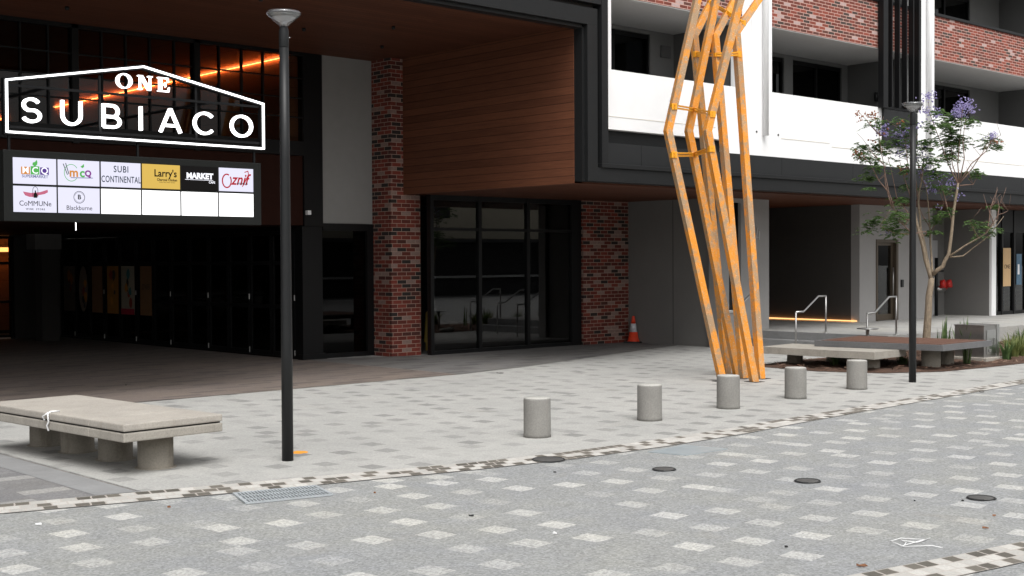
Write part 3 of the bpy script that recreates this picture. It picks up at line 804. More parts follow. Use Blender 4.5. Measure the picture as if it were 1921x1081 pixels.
g.box(29.722, 29.80, 18.23, 18.45, .352, 2.488, .004); g.box(30.70, 30.798, 18.23, 18.45, .352, 2.488, .004); g.box(29.80, 30.70, 18.24, 18.45, 2.41, 2.487)
g.box(29.80, 29.87, 18.33, 18.40, .36, 2.41); g.box(30.60, 30.70, 18.33, 18.40, .36, 2.41); g.box(29.87, 30.6, 18.33, 18.40, .36, .52); g.box(29.87, 30.6, 18.33, 18.40, 2.33, 2.41)
bp('door_frame', g, M['bronze'], parent=D)
bp('door_handle', MB().tube([(30.60, 18.27, 1.0), (30.60, 18.27, 1.75)], .018, 10), M['steel_dull'], parent=D)
g = MB(); g.box(29.5, 31.2, 20.5, 20.6, .4, 3.3); bp('lobby_wall', g, M['blind'])
g = MB(); g.box(29.9, 30.5, 20.3, 20.48, .9, 1.15); g.box(30.0, 30.25, 20.3, 20.48, 1.5, 2.1); bp('lobby_fitting', g, M['white_paint'])
g = MB(); g.box(30.93, 31.04, 18.21, 18.249, 1.22, 1.42, .008); bp('intercom', g, M['black_metal'])
# recess with white door
g = MB(); g.box(32.6, 34.75, 19.0, 19.2, .3, 3.377); bp('recess_wall', g, M['render_grey'])
WD = bp('service_door', MB().box(32.95, 34.15, 18.96, 18.998, .36, 2.5, .006), M['door_white'], 'plain white service door in the recess')
g = MB(); g.box(34.6, 34.84, 17.62, 18.999, .3, 3.376); bp('recess_side_wall', g, M['render_grey'])
g = MB(); g.box(34.60, 34.86, 17.55, 17.62, .34, 3.35); bp('white_corner_strip', g, M['white'])
# shop at the far right
S2 = bp('corner_shop_glazing', MB().box(34.86, 60, 17.70, 17.712, .4, 2.75), M['glass'], 'black framed glazing of the corner shop')
g = MB()
for x in (34.862, 35.38, 36.12, 36.9, 37.8, 38.9, 40): g.box(x, x+.10, 17.64, 17.78, .352, 3.37, .004)
g.box(34.96, 60, 17.66, 17.76, 2.72, 3.37); g.box(34.96, 60, 17.66, 17.76, .352, .45)
bp('mullion_frame', g, M['black_frame'], parent=S2)
g = MB(); g.box(34.9, 60, 20.5, 20.6, .3, 3.3); bp('corner_shop_wall', g, M['interior'])
g = MB()
rr = random.Random(5)
for k in range(46):
    x = rr.uniform(35.0, 35.75); z = rr.uniform(1.0, 2.3)
    g.box(x, x+rr.uniform(.03, .1), 18.3, 18.4, z, z+rr.uniform(.04, .14))
bp('shelf_goods', g, simple('shelf goods', (0.55, 0.2, 0.18), 0.6, var=0.9, scale=14), 'small goods on shelves behind the corner shop glass')
P = thing('shop_poster', 'tan poster lettered ONE in the window of the far right corner shop', 'poster', (35.5, 17.6, 1.2), None)
obj('sheet', MB().box(35.40, 35.86, 17.608, 17.614, 1.17, 2.27), simple('tan poster paper', (0.55, 0.36, 0.18), 0.6, var=0.05), P)
obj('lettering', text_mesh('ONE', .17, 35.63, 17.604, 1.73, ext=.001), M['rubber'], P)
P = thing('lit_notice', 'small pale blue notice in the corner shop window right of the tan poster', 'notice', (36.45, 17.66, 1.2))
obj('sheet', MB().box(36.30, 36.62, 17.648, 17.655, 1.2, 2.1), simple('blue notice paper', (0.06, 0.13, 0.2), 0.5, var=0.3, scale=8), P)
obj('print', MB().box(36.36, 36.46, 17.640, 17.646, 1.5, 1.8, .01), M['white_paint'], P)

# --- white band, pilasters and balconies
g = MB()
g.box(17.13, 20.72, 16.14, 16.34, 4.385, 5.48, .006)
g.box(20.72, 60, 16.14, 16.34, 4.10, 5.48, .006)
bp('white_parapet', g, M['white'], 'white rendered balcony front')
g = MB(); g.box(17.12, 20.72, 16.29, 17.3, 4.10, 4.38); bp('recess_soffit', g, M['fascia_dark'])
g = MB(); g.box(17.13, 20.72, 16.28, 16.5, 4.13, 4.16); bp('recess_ledge', g, M['fascia'])
g = MB()
g.box(17.13, 17.37, 16.142, 18.2, 5.479, 12); g.box(21.60, 22.29, 16.142, 16.5, 5.479, 12)
g.box(28.22, 28.90, 16.142, 16.5, 5.479, 12)
bp('white_pilaster', g, M['white'])
g = MB(); g.box(21.30, 21.60, 16.22, 16.45, 5.482, 12); bp('recessed_pilaster', g, M['white'])
g = MB(); g.tube([(21.97, 16.06, 4.55), (21.97, 16.06, 12)], .055, 12); bp('downpipe', g, M['white'])
g = MB(); g.tube([(28.52, 16.06, 3.6+.55), (28.52, 16.06, 12)], .055, 12); bp('downpipe', g, M['white'])
ZS, ZB = 6.845, 7.90
for (xa, xb, sx) in ((17.37, 21.30, 21.42), (22.29, 28.22, 28.24), (28.90, 36.2, 36.2)):
    bp('balcony_brick', MB().box(xa+.002, xb-.002, 16.16, 16.32, ZS+.002, ZB), M['brick_up'], 'red brick balcony front')
    g = MB(); g.box(xa+.002, xb-.002, 16.17, 18.2, ZS-.018, ZS)
    if xb == 21.30: g.box(21.298, 21.6, 16.46, 18.2, ZS-.018, ZS)
    bp('balcony_soffit', g, M['soffit'])
    g = MB(); g.box(xa+.002, xb-.002, 16.12, 16.34, ZB, ZB+.06, .01); g.box(xa+.01, xb-.01, 16.18, 16.30, ZB+.06, ZB+.09); bp('balcony_coping', g, M['fascia_dark'])
    g = MB(); g.box(xa, xb, 16.33, 18.2, ZB-1.0, ZB-.95); bp('balcony_floor', g, M['balc_wall'])
g = MB(); g.box(17.2, 60, 16.4, 18.3, 4.3, 4.45); bp('lower_balcony_floor', g, M['balc_wall'])
# back walls, lower balconies, with dark doors
g = MB()
for a, b in ((20.64, 21.45), (25.42, 25.77), (27.85, 28.3), (34.3, 36.2)): g.box(a, b, 18.06, 18.3, 4.45, 6.826)
for a, b in ((17.3, 20.64), (22.2, 25.42), (25.77, 27.85), (28.8, 34.3)): g.box(a, b, 18.06, 18.3, 6.74, 6.826)
bp('balcony_back_wall', g, M['balc_wall'])
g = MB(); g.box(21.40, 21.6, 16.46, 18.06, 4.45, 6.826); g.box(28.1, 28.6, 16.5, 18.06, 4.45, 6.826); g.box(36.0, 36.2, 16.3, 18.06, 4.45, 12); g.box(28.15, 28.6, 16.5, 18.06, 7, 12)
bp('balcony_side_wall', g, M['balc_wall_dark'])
for a, b, n in ((17.37, 20.64, 3), (22.3, 25.42, 3), (25.77, 27.85, 2), (28.95, 34.3, 4)):
    for z0, z1 in ((4.45, 6.74), (6.92, 9.3)):
        if z0 > 6 and a < 28: continue
        D_ = bp('balcony_door', MB().box(a, b, 18.14, 18.15, z0, z1), M['glass_dark'])
        g = MB(); wd = (b-a)/n
        for k in range(n+1): g.box(a+k*wd-.035+(.035 if k == 0 else 0), a+k*wd+.035-(.035 if k == n else 0), 18.10, 18.19, z0, z1)
        g.box(a, b, 18.11, 18.18, z1-.09, z1-.002)
        bp('door_frame', g, M['black_frame'], parent=D_)
        g = MB(); g.box(a-.5, b+.5, 19.2, 19.3, z0-.1, z1+.12); g.box(a-.5, b+.5, 18.31 if z0 < 6 else 18.41, 19.2, z1+.02, z1+.1)
        bp('room_wall', g, M['interior'])
g = MB(); g.box(34.3, 36.2, 18.06, 18.3, 6.92, 12); g.box(28.9, 34.3, 18.06, 18.3, 9.3, 12); bp('balcony_back_wall', g, M['balc_wall'])
g = MB(); g.box(28.9, 36.2, 16.17, 18.2, 9.55, 9.6); bp('balcony_soffit', g, M['soffit'])
g = MB(); g.box(28.9, 36.2, 16.16, 16.32, 9.6, 10.6); bp('balcony_brick', g, M['brick_up'])
for (x, y, z) in ((27.95, 17.2, 5.95), (35.99, 17.0, 8.45), (35.99, 17.0, 6.05)):
    g = MB(); xx = {27.95: 28.1}.get(x, 36.0); g.tube([(xx, y, z), (xx-.07, y, z)], .05, 12); g.tube([(xx-.09, y, z-.11), (xx-.09, y, z+.11)], .045, 12)
    bp('wall_light', g, M['black_metal'])
g = MB(); g.box(20.95, 21.25, 18.0, 18.059, 6.3, 6.55, .01)
for k in range(5): g.box(20.97, 21.23, 17.99, 18.0, 6.33+k*.04, 6.35+k*.04)
bp('air_vent', g, M['balc_wall_dark'])
# louvre fins
FIN = bp('louvre_screen', MB().box(26.36, 26.56, 15.99, 16.13, 5.46, 12, .004), M['black_frame'], 'black vertical louvre screen')
for x in (26.72, 27.04, 27.36, 27.66):
    g = MB(); g.box(x, x+.04, 15.99, 16.12, 5.50, 12, .004); bp('fin', g, M['black_frame'], parent=FIN)
g = MB(); g.box(26.56, 28.02, 16.07, 16.12, 5.46, 5.52); g.box(27.92, 28.02, 15.99, 16.12, 5.52, 12); bp('bottom_rail', g, M['black_frame'], parent=FIN)
g = MB(); g.box(26.52, 28.02, 16.08, 16.135, 4.60, 5.45, .004); bp('charcoal_panel', g, M['fascia'], 'charcoal panel under the louvre screen')
g = MB(); g.box(24.5, 34.0, 16.134, 16.139, 4.455, 4.462); g.box(22.6, 24.4, 16.134, 16.139, 4.53, 4.536); g.box(17.2, 20.4, 16.134, 16.139, 4.62, 4.625); bp('render_crack', g, simple('ochre stain', (0.62, 0.56, 0.44), .8))
for x, z in ((21.75, 4.62), (22.5, 4.60)):
    bp('render_vent', MB().tube([(x, 16.13, z), (x, 16.142, z)], .022, 10), M['black_metal'])
# upper storeys and sides to close the mass
g = MB(); g.box(-12, 60, 18.4, 18.6, 12, 13); g.box(-12, 60, 16.2, 40, 13, 13.2); g.box(-12, -11.8, 16.4, 40, 6.5, 13); g.box(60, 60.2, 16.2, 40, 0, 13); g.box(-12, 60, 53, 53.2, 0, 13)
bp('upper_wall', g, M['white'])
g = MB(); g.box(-12, 17.1, 16.41, 16.6, 6.51, 13); bp('upper_front', g, M['fascia'])
g = MB(); g.box(36.2, 60, 16.36, 16.5, 5.48, 12.9); bp('upper_front', g, M['white'])
g = MB(); g.box(17.3, 36.2, 18.31, 18.39, 7, 12); bp('upper_back', g, M['balc_wall'])

# things inside the shopfront
rr = random.Random(3)
T = thing('red_canister', 'red and white canister on the floor inside the dark shopfront', 'canister', (18.75, 22.0, .015))
obj('body', MB().lathe((18.75, 22.0, .015), [(.13, 0), (.14, .03), (.14, .26), (.11, .31)], 20), M['red_cap'], T)
obj('cap', MB().lathe((18.75, 22.0, .33), [(.06, 0), (.09, .06), (.09, .14), (.05, .2)], 16), M['white_paint'], T)
obj('handle', MB().tube([(18.64, 22, .52), (18.64, 22, .6), (18.86, 22, .6), (18.86, 22, .52)], .012, 6), M['white_paint'], T)
T = thing('yellow_floor_sign', 'yellow folding floor sign leaning inside the left bay of the shopfront', 'floor sign', (17.9, 22.1, .015))
obj('panel', MB().prism([(17.75, .2), (17.80, .85), (17.9, .92), (18.02, .92), (18.10, .85), (18.14, .2)], 'y', 22.1, 22.14), M['timber_y'], T)
obj('leg', MB().box(17.78, 17.82, 22.1, 22.13, .015, .2), M['timber_y'], T); obj('leg', MB().box(18.06, 18.10, 22.1, 22.13, .015, .2), M['timber_y'], T)
T = tag(obj('broom_stick', MB().tube([(18.50, 21.9, .03), (18.2, 22.3, 1.15)], .013, 8), simple('pale timber', (.5, .4, .25), .7)), 'pale timber stick leaning inside the dark shopfront', 'stick')
T = tag(obj('white_offcut', MB().box(17.10, 17.14, 21.15, 21.2, .02, .36).rot((17.1, 21.2, 0), .2), M['white_paint']), 'short white offcut standing inside the shopfront corner', 'offcut')
g = MB().box(19.6, 19.68, 25.48, 25.5, 1.2, 1.36, .005); tag(obj('wall_switch', g, M['white_paint'], B), None, None)

# ================================================================== SIGNS
YS = 17.2
SG = thing('illuminated_name_sign', 'house shaped light tube sign reading ONE SUBIACO above the tenant board', 'sign', (8.67, YS, 3.735))
outl = [(6.70, 3.745), (6.70, 4.435), (8.67, 4.80), (10.645, 4.42), (10.645, 3.735)]
obj('light_outline', MB().ribbon(outl, .025, YS-.03, YS, True), M['tube'], SG)
obj('casing', MB().ribbon(outl, .065, YS+.002, YS+.09, True), M['black_frame'], SG)
g = MB()
for z in (3.80, 4.36): g.box(6.72, 10.62, YS+.03, YS+.055, z, z+.035)
for x in (8.02, 9.52): g.box(x, x+.035, YS+.055, YS+.08, 3.74, 4.62)
obj('back_rail', g, M['black_frame'], SG)
for x in (7.25, 9.75):
    obj('wall_strut', MB().box(x-.02, x+.02, YS+.09, 21.87, 4.36, 4.395), M['black_frame'], SG)
def arc(cx, cz, rx, rz, a0, a1, n=18):
    return [(cx+rx*math.cos(R(a0+(a1-a0)*k/n)), cz+rz*math.sin(R(a0+(a1-a0)*k/n))) for k in range(n+1)]
W_ = .039; zb, zt = 3.885, 4.225; h = zt-zb; i_ = W_/2
def letter(strokes, nm):
    g = MB()
    for k, (pts, cl) in enumerate(strokes): g.ribbon(pts, W_, YS-.03-.0005*k, YS+.02, cl)
    o = obj('letter', g, M['tube'], SG); o['label'] = 'glowing letter ' + nm
# S
cx = 7.035; rz1 = (h/2-i_)/2+.003
S_ = arc(cx, zt-i_-rz1, .105, rz1, 25, 180, 16) + arc(cx, zt-i_-rz1, .105, rz1, 190, 250, 6) + arc(cx, zb+i_+rz1, .115, rz1, 70, -10, 8) + arc(cx, zb+i_+rz1, .115, rz1, -20, -158, 14)
letter([(S_, False)], 'S')
letter([([(7.465, zt), (7.465, zb+.14)] + arc(7.595, zb+.14, .13, .14-i_, 180, 360, 18) + [(7.725, zt)], False)], 'U')
bx = 8.06
letter([([(bx, zb+i_), (bx, zt-i_), (8.19, zt-i_)] + arc(8.19, zt-i_-.078, .082, .078, 90, -90, 10) + [(bx+i_, zt-i_-.156)], False),
        ([(bx+i_, zt-i_-.156), (8.2, zt-i_-.156)] + arc(8.20, zb+i_+(h-2*i_-.156)/2, .10, (h-2*i_-.156)/2, 90, -90, 12) + [(bx, zb+i_)], False)], 'B')
letter([([(8.62, zb), (8.62, zt)], False)], 'I')
letter([([(8.925, zb), (9.075, zt-.01), (9.09, zt-.01), (9.245, zb)], False), ([(8.985, zb+.1), (9.19, zb+.1)], False)], 'A')
letter([(arc(9.64, (zb+zt)/2, .165, h/2-i_, 42, 318, 26), False)], 'C')
letter([(arc(10.265, (zb+zt)/2, .17, h/2-i_, 0, 345, 24), True)], 'O')
# ONE in a fat-face serif
zb2, zt2 = 4.468, 4.672; hh = zt2-zb2
g = MB()   # O : outer ellipse minus inner, thick sides
n = 30; oc_ = 8.372
O_ = [(oc_+.120*math.cos(2*PI*k/n), (zb2+zt2)/2+(hh/2+.004)*math.sin(2*PI*k/n)) for k in range(n)]
I_ = [(oc_+.080*math.cos(2*PI*k/n), (zb2+zt2)/2+(hh/2-.012)*math.sin(2*PI*k/n)) for k in range(n)]
for k in range(n):
    a, b, c, d = O_[k], O_[(k+1) % n], I_[(k+1) % n], I_[k]
    g.prism([a, b, c, d], 'y', YS-.03, YS+.02)
o = obj('letter', g, M['tube'], SG); o['label'] = 'glowing serif letter O'
g = MB()
x0 = 8.585; g.prism([(x0+.018, zt2), (x0+.065, zt2), (x0+.195, zb2), (x0+.15, zb2)], 'y', YS-.03, YS+.02)
g.box(x0+.022, x0+.036, YS-.029, YS+.019, zb2+.01, zt2-.01); g.box(x0+.178, x0+.192, YS-.029, YS+.019, zb2+.01, zt2-.006)
g.box(x0-.005, x0+.06, YS-.028, YS+.018, zb2, zb2+.014); g.box(x0+.15, x0+.22, YS-.028, YS+.018, zt2-.014, zt2); g.box(x0-.005, x0+.06, YS-.027, YS+.018, zt2-.014, zt2)
o = obj('letter', g, M['tube'], SG); o['label'] = 'glowing serif letter N'
g = MB()
x0 = 8.89; g.box(x0+.02, x0+.062, YS-.03, YS+.02, zb2, zt2); g.box(x0, x0+.02, YS-.029, YS+.019, zb2, zb2+.014); g.box(x0, x0+.02, YS-.029, YS+.019, zt2-.014, zt2)
g.box(x0+.062, x0+.165, YS-.028, YS+.018, zt2-.016, zt2); g.box(x0+.062, x0+.175, YS-.028, YS+.018, zb2, zb2+.016); g.box(x0+.062, x0+.125, YS-.028, YS+.018, zb2+.095, zb2+.108)
g.prism([(x0+.15, zt2-.016), (x0+.165, zt2-.016), (x0+.17, zt2-.065), (x0+.163, zt2-.065)], 'y', YS-.027, YS+.017)
g.prism([(x0+.155, zb2+.016), (x0+.176, zb2+.016), (x0+.182, zb2+.07), (x0+.174, zb2+.07)], 'y', YS-.027, YS+.017)
g.box(x0+.115, x0+.125, YS-.026, YS+.016, zb2+.07, zb2+.135)
o = obj('letter', g, M['tube'], SG); o['label'] = 'glowing serif letter E'

TB = thing('tenant_directory_board', 'black board of twelve backlit tenant panels hanging under the name sign', 'sign board', (8.63, YS, 2.55))
obj('casing', MB().box(6.65, 10.605, YS, YS+.16, 2.555, 3.51, .01), simple('board casing', (0.009, 0.0098, 0.009), .6, Specular_IOR_Level=0.2), TB)
for x in (8.60, 10.52, 6.75): obj('hanger', MB().box(x-.015, x+.015, YS+.05, YS+.08, 3.51, 3.72), M['black_frame'], TB)
cols = [(6.775, 7.365), (7.39, 7.985), (8.012, 8.605), (8.632, 9.225), (9.252, 9.845), (9.872, 10.457)]
rows = [(3.06, 3.41), (2.68, 3.03)]
def panel(c, r, mat, lab):
    x0, x1 = cols[c]; z0, z1 = rows[r]
    o = obj('panel', MB().box(x0, x1, YS-.012, YS-.001, z0, z1), mat, TB, label=lab)
    return o, (x0+x1)/2, (z0+z1)/2
YT = YS-.0145
def put(o, mb, mat): return obj('print', mb, mat, o)
# 1 fruit shop: three coloured squares with M C Q
o, x, z = panel(0, 0, M['screen_l'], 'backlit panel with M C Q SUPERMARKET in coloured squares')
for k, (ch, cl, nm) in enumerate((('M', (.62, .25, .05), 'orange'), ('C', (.10, .42, .10), 'green'), ('Q', (.10, .05, .26), 'purple'))):
    xx = x-.130+k*.130
    g = MB(); g.box(xx-.060, xx+.060, YT, YT+.001, z-.045, z+.055+(0 if k != 1 else .012)); put(o, g, ink(nm, cl))
    put(o, text_mesh(ch, .125, xx, YT-.002, z+.006, bold=.0015, ext=.0005), ink('white', (.85, .85, .92), 1.0))
put(o, text_mesh('SUPERMARKET', .056, x, YT, z-.072, bold=.001, ext=.0005, width=.98), ink('slate', (.14, .16, .30)))
g = MB(); g.prism([(x, z+.06), (x-.035, z+.085), (x-.03, z+.115), (x, z+.125), (x+.025, z+.155), (x+.035, z+.12), (x+.03, z+.09)], 'y', YT-.001, YT); put(o, g, ink('green', (.10, .42, .10)))
# 2
o, x, z = panel(1, 0, M['screen_l'], 'backlit panel with a green ring, sticks and mcq in colours')
put(o, MB().ribbon(arc(x-.11, z, .10, .115, 35, 320, 24), .008, YT, YT+.001), ink('green', (.10, .42, .10)))
put(o, MB().ribbon([(x-.225, z+.12), (x-.165, z-.03)], .012, YT-.001, YT), ink('darkgrey', (.1, .12, .12)))
put(o, MB().ribbon([(x-.19, z+.13), (x-.145, z-.02)], .012, YT-.001, YT), ink('darkgrey', (.1, .12, .12)))
put(o, text_mesh('m', .17, x-.075, YT-.002, z+.0, bold=.005, ext=.0005), ink('orange', (.62, .25, .05)))
put(o, text_mesh('c', .17, x+.045, YT-.002, z+.0, bold=.005, ext=.0005), ink('green', (.10, .42, .10)))
put(o, text_mesh('Q', .115, x+.13, YT-.002, z-.005, bold=.005, ext=.0005), ink('violet', (.22, .04, .25)))
put(o, MB().ribbon([(x-.12, z-.068), (x+.2, z-.062)], .010, YT, YT+.001), ink('slate', (.14, .16, .30)))
g = MB(); g.prism([(x+.05, z+.07), (x+.02, z+.09), (x+.045, z+.105), (x+.07, z+.13), (x+.075, z+.09)], 'y', YT-.001, YT); put(o, g, ink('green', (.10, .42, .10)))
# 3
o, x, z = panel(2, 0, M['screen_l'], 'backlit panel reading SUBI CONTINENTAL')
put(o, text_mesh('SUBI', .13, x-.0, YT, z+.075, bold=.0015, ext=.0005, width=.80, space=1.15), ink('navyblack', (.02, .035, .05)))
put(o, text_mesh('CONTINENTAL', .13, x, YT, z-.07, bold=.0015, ext=.0005, width=.62, space=1.08), ink('navyblack', (.02, .035, .05)))
# 4 (mascot left out: plain dark bird shape kept generic)
o, x, z = panel(3, 0, M['screen_y'], "backlit yellow panel reading Larry's Charcoal Chicken")
put(o, text_mesh("Larry's", .145, x+.065, YT, z+.045, bold=.003, ext=.0005, width=.92), ink('black', (.012, .012, .01)))
put(o, text_mesh('Charcoal Chicken', .052, x+.09, YT, z-.045, bold=.0012, ext=.0005, width=.85), ink('black', (.012, .012, .01)))
put(o, text_mesh('Finally, Perth Flame Chicken', .022, x+.09, YT, z-.08, ext=.0005), ink('black', (.012, .012, .01)))
# 5
o, x, z = panel(4, 0, M['screen_k'], 'black panel reading MARKET CAFE')
put(o, text_mesh('MARKET', .115, x, YT, z+.03, bold=.006, ext=.0005, width=1.0), ink('white', (.85, .85, .92), 1.0))
put(o, text_mesh('CAFE', .045, x+.20, YT, z-.055, bold=.001, ext=.0005), ink('white', (.85, .85, .92), 1.0))
put(o, MB().box(x-.24, x+.22, YT, YT+.001, z-.027, z-.02), ink('white', (.85, .85, .92), 1.0))
# 6
o, x, z = panel(5, 0, M['screen_l'], 'backlit panel with Oznif in red script')
put(o, MB().ribbon(arc(x-.165, z-.02, .075, .10, 60, 400, 24), .020, YT, YT+.001), ink('red', (.42, .02, .03)))
put(o, text_mesh('znif', .24, x+.05, YT-.001, z+.0, shear=.35, bold=.004, ext=.0005, width=.85), ink('red', (.42, .02, .03)))
put(o, MB().ribbon([(x+.14, z+.12), (x+.2, z+.14), (x+.21, z+.09), (x+.15, z-.02), (x+.1, z-.1)], .014, YT, YT+.001), ink('red', (.42, .02, .03)))
put(o, text_mesh('NOODLES', .035, x+.10, YT-.003, z-.055, bold=.0015, ext=.0005, space=1.2), ink('black', (.012, .012, .01)))
# 7
o, x, z = panel(0, 1, M['screen_l'], 'backlit panel with a pink brush stroke and COMMUNE WINE STORE')
g = MB(); g.prism([(x-.17, z+.10), (x-.06, z+.085), (x+.07, z+.10), (x+.17, z+.135), (x+.175, z+.10), (x+.13, z+.075), (x+.04, z+.055), (x+.02, z+.03), (x-.08, z+.03), (x-.14, z+.05)], 'y', YT, YT+.001); put(o, g, ink('pink', (.52, .14, .22)))
put(o, MB().ribbon([(x-.035, z+.03)] + [(x-.035, z+.12)] + arc(x, z+.12, .035, .05, 180, 0, 10) + [(x+.035, z+.03)], .006, YT-.001, YT), ink('black', (.012, .012, .01)))
g = MB(); g.prism([(x-.025, z+.02), (x+.025, z+.02), (x+.025, z+.07), (x+.008, z+.09), (x+.008, z+.12), (x-.008, z+.12), (x-.008, z+.09), (x-.025, z+.07)], 'y', YT-.003, YT-.002); put(o, g, ink('black', (.012, .012, .01)))
put(o, text_mesh('CoMMUNe', .098, x, YT, z-.06, ext=.0005, width=.95), ink('black', (.012, .012, .01)))
put(o, text_mesh('WINE  STORE', .032, x, YT, z-.135, bold=.0008, ext=.0005, space=1.4), ink('black', (.012, .012, .01)))
# 8
o, x, z = panel(1, 1, M['screen_l'], 'backlit panel with a ringed B over Blackburne')
put(o, MB().ribbon(arc(x+.0, z+.045, .078, .082, 0, 352, 30), .007, YT, YT+.001, True), ink('black', (.012, .012, .01)))
put(o, MB().ribbon(arc(x+.0, z+.045, .065, .068, 20, 160, 12), .003, YT, YT+.001), ink('black', (.012, .012, .01)))
put(o, MB().ribbon(arc(x+.0, z+.045, .065, .068, 200, 340, 12), .003, YT, YT+.001), ink('black', (.012, .012, .01)))
put(o, text_mesh('B', .09, x, YT-.002, z+.045, bold=.002, ext=.0005), ink('black', (.012, .012, .01)))
put(o, text_mesh('Blackburne', .088, x, YT, z-.105, ext=.0005, width=.95), ink('black', (.012, .012, .01)))
for c in range(2, 6): panel(c, 1, M['screen'], ['', '', 'blank white backlit panel under SUBI CONTINENTAL', 'blank white backlit panel under the yellow panel', 'blank white backlit panel under the black panel', 'blank white backlit panel in the lower right corner'][c])
tag(obj('hanging_light_tube', MB().tube([(7.95, 17.9, 2.46), (7.95, 17.9, 2.60)], .007, 8), M['tube'], TB), None, None)

# ================================================================== LAMP POSTS
def make_lamp(loc):
    x, y = loc
    L = thing('street_lamp', 'black lamp post with clear bowl head in front of the lit sign, nearest the camera', 'street lamp', (x, y, 0), 'black lamp posts along the plaza edge')
    obj('pole', MB().lathe((x, y, 0), [(.0575, 0), (.057, 1.2), (.049, 3.0), (.047, 4.12)], 28), M['black_metal'], L)
    obj('collar', MB().lathe((x, y, 4.12), [(.044, 0), (.049, .01), (.049, .17), (.040, .20), (.030, .22)], 28), M['fascia'], L)
    obj('bolt', MB().tube([(x+.03, y-.042, 4.22), (x+.033, y-.055, 4.22)], .006, 8), M['steel'], L)
    obj('bowl', MB().lathe((x, y, 4.33), [(.040, 0), (.058, .02), (.155, .105), (.172, .120)], 36, close=False), M['lamp_glass'], L)
    obj('reflector', MB().lathe((x, y, 4.345), [(.012, 0), (.03, .012), (.035, .022), (.03, .03), (.055, .035), (.09, .055), (.128, .085)], 30, close=False), simple('lamp reflector', (.42, .43, .44), .35, .2, var=.05), L)
    obj('dark_ring', MB().lathe((x, y, 4.42), [(.131, 0), (.150, .012), (.156, .026), (.14, .028)], 30), simple('lamp dark ring', (.035, .045, .043), .3), L)
    obj('cap', MB().lathe((x, y, 4.448), [(.160, .004), (.172, .008), (.170, .018), (.150, .034), (.06, .044), (.012, .046)], 36), M['lamp_glass'], L)
    obj('cap_disc', MB().lathe((x, y, 4.462), [(.14, 0), (.145, .004), (.14, .008), (.02, .02)], 30), simple('lamp cap', (.22, .225, .23), .35, .2, var=.1), L)
    return L
L1 = make_lamp((7.04, 10.97))
dup(L1, (18.69, 10.81, 0), 'black lamp post with clear bowl head in front of the flowering tree, far right', .7)

# ================================================================== BOLLARDS
def make_bollard(x, y, lab):
    b = thing('bollard', lab, 'bollard', (x, y, 0), 'round concrete bollards along the plaza edge')
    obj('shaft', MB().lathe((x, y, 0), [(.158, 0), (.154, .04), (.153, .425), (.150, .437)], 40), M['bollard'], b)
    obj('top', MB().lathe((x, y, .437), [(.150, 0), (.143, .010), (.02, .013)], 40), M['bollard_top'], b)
    return b
b0 = make_bollard(10.02, 10.47, 'concrete bollard nearest the camera, leftmost of the row')
for k, (x, y, lab) in enumerate(((12.05, 10.57, 'concrete bollard second from the left in the row'), (13.75, 10.67, 'concrete bollard standing right in front of the orange sculpture feet'),
                  (15.40, 10.75, 'concrete bollard second from the right, just right of the orange sculpture'), (17.14, 10.85, 'concrete bollard farthest from the camera, beside the right lamp post'))):
    dup(b0, (x, y, 0), lab, 1.1*(k+1))

# ================================================================== LEFT BENCH
bc = Vector((5.36, 11.10, 0)); ba = R(4.6)
BN = thing('concrete_bench', 'long pale concrete slab bench on round concrete legs in front of the passage', 'bench', (5.8, 12.5, 0))
def bpart(nm, mb, mat, lab=None): return obj(nm, mb.rot(bc, ba), mat, BN, label=lab)
x0, x1, y0, y1 = 5.36, 6.44, 11.10, 13.93
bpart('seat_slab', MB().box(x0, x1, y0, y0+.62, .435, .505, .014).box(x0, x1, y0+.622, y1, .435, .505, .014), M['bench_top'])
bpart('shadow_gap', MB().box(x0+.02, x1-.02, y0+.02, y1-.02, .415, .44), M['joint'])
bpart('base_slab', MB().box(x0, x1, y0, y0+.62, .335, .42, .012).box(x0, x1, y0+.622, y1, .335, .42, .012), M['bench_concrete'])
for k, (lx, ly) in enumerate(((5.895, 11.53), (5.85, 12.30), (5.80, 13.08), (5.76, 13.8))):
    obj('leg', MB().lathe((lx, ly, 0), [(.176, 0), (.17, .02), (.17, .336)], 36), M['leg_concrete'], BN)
    obj('footing_ring', MB().lathe((lx, ly, .004), [(.20, 0), (.198, .006), (.17, .007)], 36), M['joint' if k == 9 else 'leg_concrete'], BN)
T = thing('white_ribbon', 'white plastic tie looped round the slab edge of the left bench', 'tie', (5.29, 12.1, .3))
p0 = Vector((5.36, 11.10, 0)); 
def onb(u, z, off=0.012):
    q = Matrix.Rotation(ba, 3, 'Z') @ Vector((-off, u, 0)); return (p0.x+q.x, p0.y+q.y, z)
obj('strap', MB().tube([onb(1.42, .512, -.12), onb(1.40, .515, -.02), onb(1.40, .50), onb(1.37, .42, .02), onb(1.42, .38), onb(1.39, .33)], .010, 6), M['white_paint'], T)
obj('loose_end', MB().tube([onb(1.40, .505), onb(1.47, .47, .03), onb(1.45, .43, .02)], .009, 6), M['white_paint'], T)

